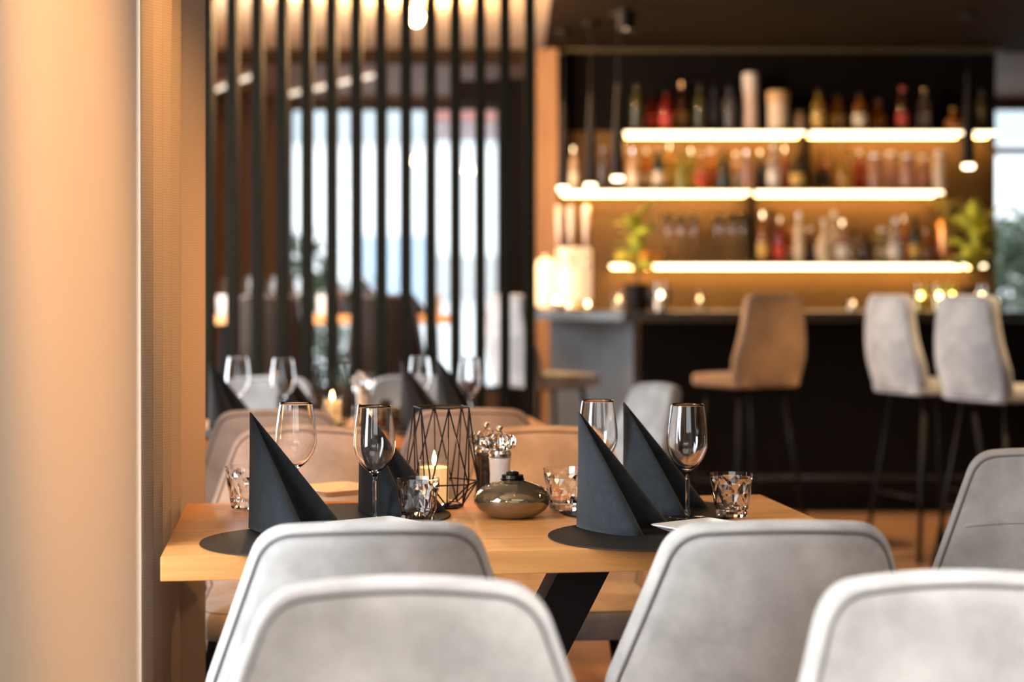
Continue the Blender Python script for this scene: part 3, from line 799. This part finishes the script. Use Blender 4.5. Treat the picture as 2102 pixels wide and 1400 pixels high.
M_CAPS = {'black': M_BLACK, 'gold': M_BRASS, 'steel': M_STEEL, 'cork': mat('cork', (.45, .28, .14), .8, var=.2, scale=60), 'red': mat('red_cap', (.45, .03, .02), .4), 'white': M_PLATE}
M_LABELS = {'cream': mat('cream_label', (.80, .68, .48), .7), 'white': mat('white_label', (.82, .80, .76), .7), 'black': mat('black_label', (.03, .03, .03), .6), 'red': mat('red_label', (.5, .06, .04), .7), 'gold': mat('gold_label', (.7, .45, .12), .5), None: None}
ORD = ['first', 'second', 'third', 'fourth', 'fifth', 'sixth', 'seventh', 'eighth', 'ninth', 'tenth', 'eleventh', 'twelfth', 'thirteenth', 'fourteenth', 'fifteenth', 'sixteenth', 'seventeenth', 'eighteenth', 'nineteenth', 'twentieth',
       'twenty-first', 'twenty-second', 'twenty-third', 'twenty-fourth', 'twenty-fifth', 'twenty-sixth', 'twenty-seventh', 'twenty-eighth', 'twenty-ninth', 'thirtieth', 'thirty-first', 'thirty-second', 'thirty-third', 'thirty-fourth']
def bottle(kind, c, h, cap, lab, px, z, Yb, label, group, wscale=1.0):
    t = thing('bottle', label, 'bottle', (gx(px, Yb), Yb, z+.0006), random.uniform(0, 6), group)
    pr = [(r*wscale, zz*h) for r, zz in BOT[kind]]
    b = MB().lathe(pr, 20).build('body', bmat(c), t, smooth=True)
    rn = pr[-3][0]
    MB().lathe([(rn+.0008, h*.90), (rn+.0026, h*.90), (rn+.0030, h*1.012), (0, h*1.02)], 14).build('cap', M_CAPS[cap], t, smooth=False)
    if lab:
        r0 = max(r for r, zz in pr if zz <= .55*h)
        a, bb = (.14, .42) if kind != 'round' else (.20, .34)
        rr = r0+.0008
        MB().lathe([(rr, h*a), (rr, h*bb)], 20).build('paper_label', M_LABELS[lab], t, smooth=True)
    return t
top = [(1307, 'wine', 'olive', .30, 'black', None), (1338, 'spirit', 'red', .25, 'black', 'red'), (1368, 'spirit', 'red', .25, 'black', 'red'), (1400, 'wine', 'dark brown', .31, 'gold', 'gold'),
       (1437, 'wine', 'olive', .29, 'black', None), (1466, 'wine', 'smoky grey', .29, 'black', None), (1498, 'wine', 'smoky grey', .28, 'black', None),
       (1640, 'jar', 'tan', .13, 'cork', None), (1680, 'spirit', 'golden', .26, 'black', 'gold'), (1720, 'squat', 'orange', .25, 'black', 'gold'), (1765, 'spirit', 'amber', .24, 'black', 'cream'),
       (1803, 'squat', 'orange', .20, 'gold', None), (1853, 'wine', 'dark brown', .27, 'red', 'red'), (1897, 'wine', 'pink', .27, 'gold', 'cream'), (1957, 'round', 'orange', .14, 'cork', None), (2016, 'wine', 'olive', .27, 'black', None)]
mid = [(1178, 'slim', 'tan', .26, 'gold', 'cream'), (1238, 'wine', 'smoky grey', .27, 'steel', None), (1262, 'wine', 'dark brown', .33, 'gold', None), (1280, 'slim', 'tan', .31, 'gold', None), (1300, 'spirit', 'tan', .25, 'steel', 'cream'), (1327, 'spirit', 'orange', .26, 'white', 'cream'),
       (1352, 'wine', 'dark green', .27, 'gold', 'cream'), (1376, 'spirit', 'golden', .29, 'gold', 'gold'), (1400, 'squat', 'yellow green', .26, 'gold', None), (1420, 'wine', 'yellow green', .26, 'gold', 'gold'), (1441, 'spirit', 'orange', .23, 'gold', 'red'),
       (1460, 'spirit', 'orange', .26, 'white', None), (1486, 'squat', 'dark green', .26, 'gold', None), (1512, 'spirit', 'tan', .24, 'gold', 'cream'), (1533, 'spirit', 'pink', .24, 'steel', None), (1562, 'spirit', 'olive', .25, 'gold', 'black'),
       (1588, 'spirit', 'clear', .28, 'white', 'white'), (1612, 'spirit', 'amber', .27, 'gold', None), (1637, 'squat', 'dark green', .24, 'gold', 'gold'), (1690, 'squat', 'amber', .27, 'gold', 'black'), (1733, 'round', 'golden', .28, 'cork', None),
       (1765, 'spirit', 'red', .25, 'white', None), (1796, 'jar', 'pink', .22, 'white', None), (1829, 'jar', 'pink', .24, 'white', None), (1862, 'jar', 'pink', .22, 'white', None), (1895, 'jar', 'pink', .22, 'white', None), (1929, 'jar', 'cream', .24, 'white', None)]
low = [(1567, 'wine', 'amber', .31, 'gold', 'gold'), (1584, 'wine', 'dark brown', .33, 'black', None), (1602, 'spirit', 'red', .28, 'gold', 'red'), (1622, 'squat', 'amber', .22, 'gold', 'cream'), (1640, 'slim', 'cream', .31, 'white', 'cream'),
       (1662, 'squat', 'dark brown', .22, 'white', None), (1692, 'round', 'cream', .27, 'white', None), (1712, 'slim', 'clear', .32, 'white', None), (1731, 'squat', 'pink', .26, 'gold', 'white'), (1752, 'squat', 'smoky grey', .20, 'black', 'cream'), (1776, 'squat', 'dark brown', .23, 'gold', None),
       (1812, 'jar', 'pale green', .22, 'white', 'white'), (1838, 'spirit', 'clear', .27, 'white', 'white'), (1856, 'spirit', 'amber', .29, 'gold', None), (1878, 'wine', 'dark green', .28, 'black', 'gold'), (1901, 'spirit', 'amber', .21, 'gold', 'cream')]
for rowname, lst, z in (('upper', top, Z1), ('middle', mid, Z2), ('bottom', low, Z3)):
    for i, (px, kind, c, h, cap, lab) in enumerate(lst):
        ws = 1.0 if rowname != 'middle' else .88
        bottle(kind, c, h, cap, lab, px, z, 10.565 if i % 2 else 10.462, '%s %s bottle, %s bottle from the pine post on the %s bar shelf' % (c, {'wine': 'long-necked', 'spirit': 'straight', 'squat': 'squat', 'round': 'round-bellied', 'slim': 'slim', 'jar': 'wide-necked'}[kind], ORD[i], rowname),
               'bottles on the %s bar shelf' % rowname, ws)
# gift tube and canister on the top shelf
t = thing('gift_tube', 'tall pale cardboard bottle tube on the upper bar shelf', 'gift tube', (gx(1540, 10.52), 10.52, Z1+.0006))
MB().lathe([(0, 0), (.046, 0), (.047, .004), (.044, .08), (.041, .20), (.043, .255), (0, .255)], 24).build('tube', mat('pale_card', (.86, .66, .52), .7, var=.06), t)
MB().lathe([(.044, .256), (.047, .258), (.047, .355), (.044, .362), (0, .362)], 24).build('lid', mat('pale_card_lid', (.88, .74, .60), .6), t)
t = thing('canister', 'wide cream canister with a tan lid on the upper bar shelf', 'canister', (gx(1597, 10.52), 10.52, Z1+.0006))
MB().lathe([(0, 0), (.060, 0), (.062, .004), (.062, .18), (0, .18)], 28).build('body', mat('cream_tin', (.90, .68, .46), .5), t)
MB().lathe([(.064, .181), (.068, .183), (.068, .245), (.065, .25), (0, .25)], 28).build('lid', mat('tan_tin', (.78, .46, .20), .5), t)
# stemmed glasses on the bottom shelf
def make_flute():
    t = thing('flute_glass', 'x', 'flute glass', (0, 0, 0), 0, 'flute glasses on the bottom bar shelf')
    MB().lathe([(0, .10), (.012, .105), (.026, .15), (.031, .20), (.030, .30), (.0285, .30), (.0295, .20), (.0245, .153), (.010, .112), (0, .11)], 20).build('bowl', M_GLASS, t, smooth=True)
    MB().lathe([(0, 0), (.032, 0), (.032, .003), (.006, .008), (.0045, .05), (.006, .0995), (0, .0995)], 18).build('stem', M_GLASS, t, smooth=True)
    return t
for i, px in enumerate((1371, 1397, 1424, 1474, 1501, 1525)):
    put('flute', make_flute, 'flute glass, %s of the stemmed row on the bottom bar shelf' % ORD[i], (gx(px, 10.5), 10.5, Z3+.0006))

# ---- things on the counter
CZ = BZ+.0006
def tealight(label, px, Yv, h, r, c, e, rz=0):
    t = thing('tealight_holder', label, 'tealight', (gx(px, Yv), Yv, CZ), 0, 'lit tealights on the bar')
    MB().lathe([(0, 0), (r, 0), (r, h), (r*.93, h), (r*.93, .006), (0, .006)], 20).build('glass_cup', glass('tealight_'+c[0], c[1], .05), t)
    MB().lathe([(0, .0065), (r*.85, .0065), (r*.85, h*.45), (0, h*.45)], 16).build('wax', mat('tealight_wax', (.9, .8, .6), .6), t)
    MB().lathe([(0, h*.45+.003), (.007, h*.45+.010), (.009, h*.45+.018), (.004, h*.45+.030), (0, h*.45+.036)], 12).build('flame', glow('tealight_flame_%d' % e, (1.0, .66, .30), e), t, smooth=True)
CLEAR = ('clear', (1, .97, .92)); YEL = ('yellow', (.95, .90, .45))
tealight('lit tealight in clear glass in front of the brass tap tower', 1140, 9.28, .10, .035, CLEAR, 40)
tealight('lit tealight in clear glass at the foot of the tap tower', 1150, 9.40, .08, .04, CLEAR, 40)
tealight('small tealight in clear glass between tap tower and black pot', 1206, 9.35, .05, .035, CLEAR, 22)
tealight('tall tealight glass beside the round black plant pot', 1270, 9.30, .11, .036, CLEAR, 7)
tealight('tealight in front of the black bowl', 1356, 9.16, .16, .034, CLEAR, 60)
tealight('yellow glass tealight next to the leafy plant, first of three', 1890, 9.3, .15, .036, YEL, 30)
tealight('yellow glass tealight next to the leafy plant, middle of three', 1928, 9.25, .15, .040, YEL, 45)
tealight('yellow glass tealight next to the leafy plant, third of three', 1955, 9.3, .15, .034, YEL, 30)
tealight('tealight beside the pot of the leafy plant', 2016, 9.16, .14, .03, CLEAR, 50)
tealight('low tealight at the end of the bar by the window', 2044, 9.15, .07, .03, CLEAR, 24)
tealight('single low tealight between the stools on the bar', 1751, 9.15, .06, .036, CLEAR, 5)
tealight('low tealight next to the warm-tinted bar stool', 1436, 9.45, .11, .03, CLEAR, 7)
# brass tap tower; the column's glow is added, it is no lamp
t = thing('beer_tap_tower', 'beer tap tower with added column glow and pale handles at the end of the bar', 'beer tap', (gx(1178, 9.62), 9.62, CZ))
MB().lathe([(0, 0), (.070, 0), (.072, .01), (.062, .02), (.060, .05), (0, .05)], 28).build('base', M_BRASS, t, smooth=False)
MB().lathe([(0, .0505), (.098, .0505), (.100, .07), (.100, .33), (.094, .352), (0, .356)], 36).build('body', glow('tap_column_added_glow', (1.0, .70, .42), .75), t, smooth=True)  # emission stands in for bright reflections on the column
for k, dx in enumerate((-.085, -.02, .065)):
    q = MB().tube([(dx, -.10, .28), (dx, -.15, .285), (dx, -.165, .26), (dx, -.165, .23)], .010, 8).build('spout', M_STEEL, t, smooth=True)
    MB().tube([(dx, -.12, .292), (dx, -.118, .36)], .008, 8).build('valve_stem', M_STEEL, q, smooth=True)
    MB().lathe([(0, .36), (.010, .362), (.017, .44), (.021, .55), (.018, .585), (0, .59)], 14, (dx, -.118, 0)).build('handle', mat('pale_tap_handle', (.80, .62, .48), .35), t, smooth=True)
t = thing('glass_lamp', 'glowing glass jar lamp beside the pine post on the bar', 'lamp', (gx(1122, 9.86), 9.86, CZ))
MB().lathe([(0, 0), (.055, 0), (.06, .012), (.05, .02), (0, .02)], 24).build('base', M_BRASS, t)
MB().lathe([(0, .0205), (.058, .0205), (.060, .05), (.060, .25), (.052, .29), (0, .30)], 28).build('shade', glow('frosted_lamp_glass', (1.0, .66, .34), 1.8), t, smooth=True)
MB().lathe([(0, .301), (.02, .301), (.02, .32), (0, .325)], 16).build('cap', M_BRASS, t)
# plants
def leaf_mesh(L, Wd, droop):
    vs_ = []; fs = []; n = 7
    for i in range(n+1):
        u = i/n; wdt = Wd*math.sin(PI*min(1, u*.96+.03))**.8; z = .18*L*math.sin(u*1.6)-droop*L*u*u
        for s_ in (-1, 0, 1): vs_.append((L*u, s_*wdt*.5, z+(.0 if s_ == 0 else .12*wdt)))
    for i in range(n):
        for k in range(2): a = i*3+k; fs.append((a, a+1, a+4, a+3))
    return MB().add(vs_, fs)
def leafy(label, name, loc, potr, poth, specs, m, stem_h):
    t = thing(name, label, 'potted plant', loc)
    MB().lathe([(0, 0), (potr*.8, 0), (potr*.84, .004), (potr, poth*.97), (potr, poth), (potr*.92, poth), (potr*.9, poth-.02), (0, poth-.02)], 28).build('pot', M_BLACK, t, smooth=False)
    MB().tube([(0, 0, poth-.025), (.005, 0, poth+stem_h)], .007, 8, r2=.003).build('stem', M_LEAFDARK, t, smooth=True)
    for (az, el, L, Wd, h0, dr) in specs:
        o = leaf_mesh(L, Wd, dr).build('leaf', m, t, smooth=True)
        o.location = (.002, 0, poth+h0); o.rotation_euler = (random.uniform(-.4, .4), -el, az)
        sd = o.modifiers.new('blade', 'SOLIDIFY'); sd.thickness = .0012
R = random.Random(5)
sp = [(R.uniform(0, 2*PI), R.uniform(.1, 1.15), R.uniform(.14, .24), R.uniform(.06, .10), R.uniform(.06, .34), R.uniform(.1, .5)) for _ in range(34)]
leafy('yellow-green leafy plant in a black pot at the window end of the bar', 'potted_plant', (gx(2000, 9.3), 9.3, CZ), .075, .13, sp, M_LEAF, .36)
sp = [(R.uniform(0, 2*PI), R.uniform(.0, 1.1), R.uniform(.11, .18), R.uniform(.055, .085), R.uniform(.06, .34), R.uniform(.1, .5)) for _ in range(36)]
leafy('bushy yellow-green plant in a round black pot near the tap tower', 'potted_plant', (gx(1308, 9.55), 9.55, CZ), .075, .15, sp, M_LEAF, .32)
for i, (dx, dz) in enumerate(((.045, .36), (.085, .37), (.02, .28), (-.05, .40))):
    o = MB().lathe([(0, -.036), (.018, -.032), (.033, -.015), (.036, 0), (.033, .015), (.018, .032), (0, .036)], 16).build('orange', None, None, smooth=True)
    o.data.materials.append(mat('orange_peel', (.90, .32, .03), .45, var=.15, bump=.3, bscale=120) if i != 3 else mat('lemon_peel', (.90, .66, .08), .45, var=.1))
    z_shelf = Z3+.0366
    o.location = (gx(1322+dx*330, 10.47), 10.47+(.0 if i % 2 else .04), z_shelf+(.0 if i < 2 else 0)); o.location.x = gx((1300, 1324, 1347, 1277)[i], o.location.y)
    tag(o, ('orange on the bottom shelf behind the bushy plant, nearest the pine post', 'middle orange of three on the bottom bar shelf', 'orange on the bottom shelf nearest the flute glasses', 'yellow lemon on the bottom shelf end behind the plant')[i], 'fruit', 'fruit on the bottom bar shelf')
t = thing('black_bowl', 'black bowl standing on the bar beside the bushy plant pot', 'bowl', (gx(1352, 9.33), 9.33, CZ))
MB().lathe([(0, 0), (.035, 0), (.038, .005), (.066, .06), (.072, .12), (.068, .12), (.060, .06), (.03, .012), (0, .012)], 28).build('bowl_body', M_BLACK, t, smooth=True)
t = thing('copper_vase', 'copper vase at the window end of the bottom bar shelf', 'vase', (gx(1942, 10.5), 10.5, Z3+.0006))
MB().lathe([(0, 0), (.045, 0), (.060, .05), (.068, .14), (.060, .22), (.050, .26), (.046, .26), (.056, .21), (.062, .14), (.05, .05), (0, .02)], 28).build('vase_body', M_COPPER, t, smooth=True)
for k in range(5):
    o = leaf_mesh(.22, .075, .2).build('leaf', mat('ochre_leaf', (.42, .30, .05), .5, var=.2), t, smooth=True); o.location = (0, 0, .22); o.rotation_euler = (0, -1.0-.1*(k % 2), .2+k*1.25)
    sd = o.modifiers.new('blade', 'SOLIDIFY'); sd.thickness = .0012
# pendants over the bar
def pendant(label, px, pyb, Yv, r=.034, h=.50):
    z = gz(pyb, Yv)
    t = thing('pendant_lamp', label, 'pendant lamp', (gx(px, Yv), Yv, z), 0, 'slim black pendant lamps over the bar')
    MB().lathe([(r, 0), (r*.8, h*.5), (r*.35, h), (0, h), (0, h-.01), (r*.3, h-.02), (r*.74, h*.5), (r*.93, 0)], 24).build('shade', M_BLACK, t, smooth=False)
    MB().lathe([(0, -.020), (r*.80, -.020), (r*.88, -.014), (r*.88, .010), (0, .010)], 20).build('diffuser', glow('pendant_led', (1.0, .78, .48), 9), t)
    MB().tube([(0, 0, h-.002), (0, 0, 2.662-z)], .0022, 6).build('cord', M_BLACK, t)
    MB().lathe([(0, 2.652-z), (.045, 2.652-z), (.045, 2.671-z), (0, 2.671-z)], 20).build('canopy', M_BLACK, t)
    d = bpy.data.lights.new('pendant_light', 'SPOT'); d.energy = 6; d.color = (1, .62, .28); d.spot_size = 1.6; d.spot_blend = .8; d.shadow_soft_size = .03
    o = bpy.data.objects.new('pendant_light', d); col.objects.link(o); o.parent = t; o.location = (0, 0, -.024)
pendant('slim pendant lamp over the bar, closest to the pine post', 1156, 384, 9.75)
pendant('slim pendant lamp over the bar, second from the pine post', 1212, 378, 9.45)
pendant('slim pendant lamp over the bar, third from the pine post', 1268, 363, 9.15)
pendant('slim pendant lamp hanging alone near the window end of the bar', 1988, 338, 9.15)

# ================================================================== BAR STOOLS
def make_stool(fabric, label, group):
    t = thing('bar_stool', label, 'bar stool', (0, 0, 0), 0, group)
    oc = fillet([(-.19, .735), (.19, .735), (.205, .86), (.155, 1.165), (-.155, 1.165), (-.205, .86)], [.05, .05, .10, .05, .05, .10], 5)
    outline = densify(oc, .04)
    def warp(x, y, z):
        zz = z-.74; return (x, y-.185-.03*math.sin(zz*7)-.10*zz+.9*x*x, z)
    mb, pipe = pad(outline, .022, .006, .008, warp)
    b = mb.build('backrest', fabric, t, smooth=True); pipe(-1, r=.0035).build('piping', M_PIPING, b, smooth=True)
    so = densify(fillet([(-.19, -.20), (.19, -.20), (.20, .21), (-.20, .21)], [.05, .05, .09, .09], 5), .05)
    def ws(x, y, z): return (x, z, .755+y-.4*max(0, z-.12)**2)
    mb, pipe = pad(so, .028, .012, .004, ws)
    s_ = mb.build('seat', fabric, t, smooth=True)
    ft = []
    for sx, sy in ((-1, -1), (1, -1), (1, 1), (-1, 1)):
        a = Vector((sx*.12, sy*.12, .725)); c = Vector((sx*.21, sy*.21, .004)); ft.append(a.lerp(c, .62))
        MB().tube([a, c], .011, 8).build('leg', M_BLACK, t, smooth=True)
    MB().tube(ft, .008, 8, closed=True).build('footrest', M_BLACK, t, smooth=True)
    MB().box((-.14, -.14, .716), (.14, .14, .728)).build('seat_frame', M_BLACK, t)
    return t
def place_stool(proto, label, px, Yv, rz):
    loc = (gx(px, Yv), Yv, 0)
    if proto.get('used'): return copy_thing(proto, label, loc, rz)
    proto['used'] = 1; proto['label'] = label; proto.location = loc; proto.rotation_euler = (0, 0, rz); return proto
st = make_stool(M_FABRIC, 'x', 'upholstered bar stools at the black bar')
place_stool(st, 'grey bar stool behind the end of the slat screen, facing the slate bar end', 1122, 8.15, -1.0)
place_stool(st, 'grey bar stool at the bar, the one before the last at the window end', 1912, 7.60, -1.2)
place_stool(st, 'grey bar stool at the bar nearest the window end, cut seat', 2066, 7.10, -1.08)
sb = make_stool(M_FABRIC_WARMLIT, 'x', 'upholstered bar stools at the black bar')
place_stool(sb, 'suede bar stool coloured as warmly lit, alone in the middle of the bar', 1530, 8.15, .50)
dk = make_stool(M_FABRIC_DARK, 'x', 'dark leather stools at the high table')
place_stool(dk, 'dark leather stool at the high table, the one by the curtain', 560, 8.95, .05)
place_stool(dk, 'dark leather stool at the high table, the one towards the bar', 800, 8.92, -.05)
for o in (st, sb, dk): del o['used']

# high table behind the slats with glasses
HT = 9.55; hz = 1.045
t = thing('high_table', 'long oak high table behind the slat screen by the window', 'table', (gx(680, HT), HT, 0))
hw = (gx(930, HT)-gx(425, HT))/2
for k in range(3): MB().box((-hw, -.30+k*.2, hz-.045), (hw, -.1005+k*.2, hz)).build('top_board', M_OAK, t, bevel=.0015)
for s_ in (-1, 1):
    for q in (-1, 1): MB().tube([(s_*(hw-.12), q*.18, hz-.046), (s_*(hw-.08), q*.24, .003)], .022, 8).build('leg', M_BLACK, t)
for i, (px, dy) in enumerate(((470, .05), (516, -.1), (566, -.12), (612, .1), (700, -.05), (756, .12))):
    put('wine_glass', make_wineglass, 'wine glass on the high table behind the slats, %s from the curtain' % ORD[i], (gx(px, HT+dy), HT+dy, hz+.0006))
for i, (px, dy) in enumerate(((540, .12), (690, .1), (742, -.1), (820, .12))):
    o = copy_thing(PROTO['napkin'], 'dark napkin on the high table behind the slats, %s from the curtain' % ORD[i], (gx(px, HT+dy), HT+dy, hz+.0008), .0)
def white_lantern(label, px, dy):
    t = thing('white_candle_jar', label, 'candle jar', (gx(px, HT+dy), HT+dy, hz+.0006), 0, 'white candle jars on the high table')
    MB().lathe([(0, 0), (.042, 0), (.044, .004), (.046, .11), (.042, .11), (.040, .01), (0, .01)], 24).build('jar', mat('opal_glass', (.88, .86, .82), .3, trans=.3), t)
    MB().lathe([(0, .0105), (.038, .0105), (.038, .07), (0, .07)], 20).build('wax', mat('tealight_wax', (.9, .8, .6), .6), t)
white_lantern('white candle jar on the high table next to the curtain', 462, -.15)
white_lantern('white candle jar in the middle of the high table', 668, .0)
white_lantern('white candle jar on the high table towards the bar', 888, .05)
# ceiling bulbs of the back area
def bulb(label, px, py, Yv, e):
    z = gz(py, Yv)
    t = thing('ceiling_bulb', label, 'lamp', (gx(px, Yv), Yv, z), 0, 'bare glowing ceiling bulbs')
    MB().lathe([(0, -.05), (.022, -.043), (.036, -.02), (.038, 0), (.030, .025), (.016, .05), (0, .055)], 20).build('glass_bulb', glow('bulb_glow', (1.0, .68, .34), 30), t, smooth=True)
    MB().lathe([(0, .053), (.017, .053), (.019, .09), (.012, .10), (0, .10)], 16).build('socket', M_BRASS, t)
    if 2.699-z > .101: MB().tube([(0, 0, .099), (0, 0, 2.699-z)], .003, 6).build('cord', M_BLACK, t)
    d = bpy.data.lights.new('bulb_light', 'POINT'); d.energy = e; d.color = (1, .58, .25); d.shadow_soft_size = .05
    o = bpy.data.objects.new('bulb_light', d); col.objects.link(o); o.location = (gx(px, Yv), Yv, z-.07)
bulb('glowing ceiling bulb visible between the slats', 855, 33, 8.9, 110)
bulb('glowing ceiling bulb just above the photo edge behind the slats', 610, -30, 8.7, 110)
bulb('glowing ceiling bulb above the high table, hidden by the slat tops', 745, -70, 9.6, 110)
# light bars on the timber ceiling near the window
def light_bar(label, a, b):
    zc = 2.758; t = thing('ceiling_light_bar', label, 'lamp', (0, 0, 0), 0, 'slim light bars under the timber ceiling')
    ya, yb = gy(a[1], zc), gy(b[1], zc)
    A = Vector((gx(a[0], ya), ya, zc-.02)); B = Vector((gx(b[0], yb), yb, zc-.02))
    MB().tube([A, B], .014, 8).build('tube', glow('light_bar_tube', (1.0, .88, .70), 1.6), t, smooth=True)
    for q in (.1, .9):
        p = A.lerp(B, q); MB().box((p.x-.01, p.y-.01, zc-.006), (p.x+.01, p.y+.01, zc+.002)).build('bracket', M_BLACK, t)
light_bar('slim light bar under the timber ceiling, longer one', (587, 190), (765, 150))
light_bar('slim light bar under the timber ceiling next to the curtain', (435, 182), (515, 152))

t = thing('added_panel_light', 'added white panel, out of view, brightening the closest chairs', 'added fill light', (0.66, 1.22, 2.70))  # fitting made up to carry the added ceiling fill
MB().box((-.78, -.30, -.030), (.78, .30, 0)).build('housing', M_PLATE, t)
MB().box((-.75, -.275, -.036), (.75, .275, -.0305)).build('diffuser', glow('added_panel_glow', (1.0, .97, .93), 4), t)
# ceiling spotlights (warm) that light the tables, the curtain and the bar front
def spot(label, loc, target, e, size=.9, blend=.7, color=WARM, soft=.05):
    t = thing('ceiling_spotlight', label, 'spotlight', loc, 0, 'black ceiling spotlights')
    MB().lathe([(.045, -.13), (.048, -.12), (.048, -.03), (.0, -.03)], 24).build('housing', M_BLACK, t, smooth=False)
    MB().lathe([(0, -.118), (.042, -.118), (.042, -.112), (0, -.112)], 20).build('lens', glow('spot_lens', (1, .66, .34), 8), t)
    MB().tube([(0, 0, -.03), (0, 0, 0)], .010, 8).build('mount', M_BLACK, t)
    d = bpy.data.lights.new('spot_light', 'SPOT'); d.energy = e; d.color = color; d.spot_size = size; d.spot_blend = blend; d.shadow_soft_size = soft
    o = bpy.data.objects.new('spot_light', d); col.objects.link(o); p = Vector(loc)+Vector((0, 0, -.135)); o.location = p
    o.rotation_euler = (Vector(target)-p).to_track_quat('-Z', 'Y').to_euler()
SOFT = (1.0, .60, .26)
spot('ceiling spotlight washing the flat curtain', (.45, 1.15, 2.699), (-.38, 1.46, 1.37), 400, .50, 1.0, color=(1.0, .50, .17))
spot('ceiling spotlight aimed at the chairs beyond the nearest table', (.15, 2.55, 2.699), (-.26, 4.25, .72), 350, .72, .8, color=(1.0, .36, .07))
spot('ceiling spotlight washing the folded curtain', (.10, 2.75, 2.699), (-.66, 3.25, 1.5), 200, .62, 1.0)
spot('ceiling spotlight above the second dining table', (-.2, 5.3, 2.699), (-.4, 5.6, .75), 60, 1.2)
spot('ceiling spotlight over the aisle', (2.2, 4.3, 2.671), (.6, 3.6, .6), 110, 1.1, color=SOFT)
spot('ceiling spotlight in front of the bar stools', (2.7, 6.6, 2.671), (1.8, 8.0, .0), 300, 1.0, color=(1.0, .68, .38))
spot('ceiling spotlight beside the pine post', (gx(1285, 8.9), 8.9, 2.671), (.22, 10.4, 1.5), 40, .8, color=SOFT)
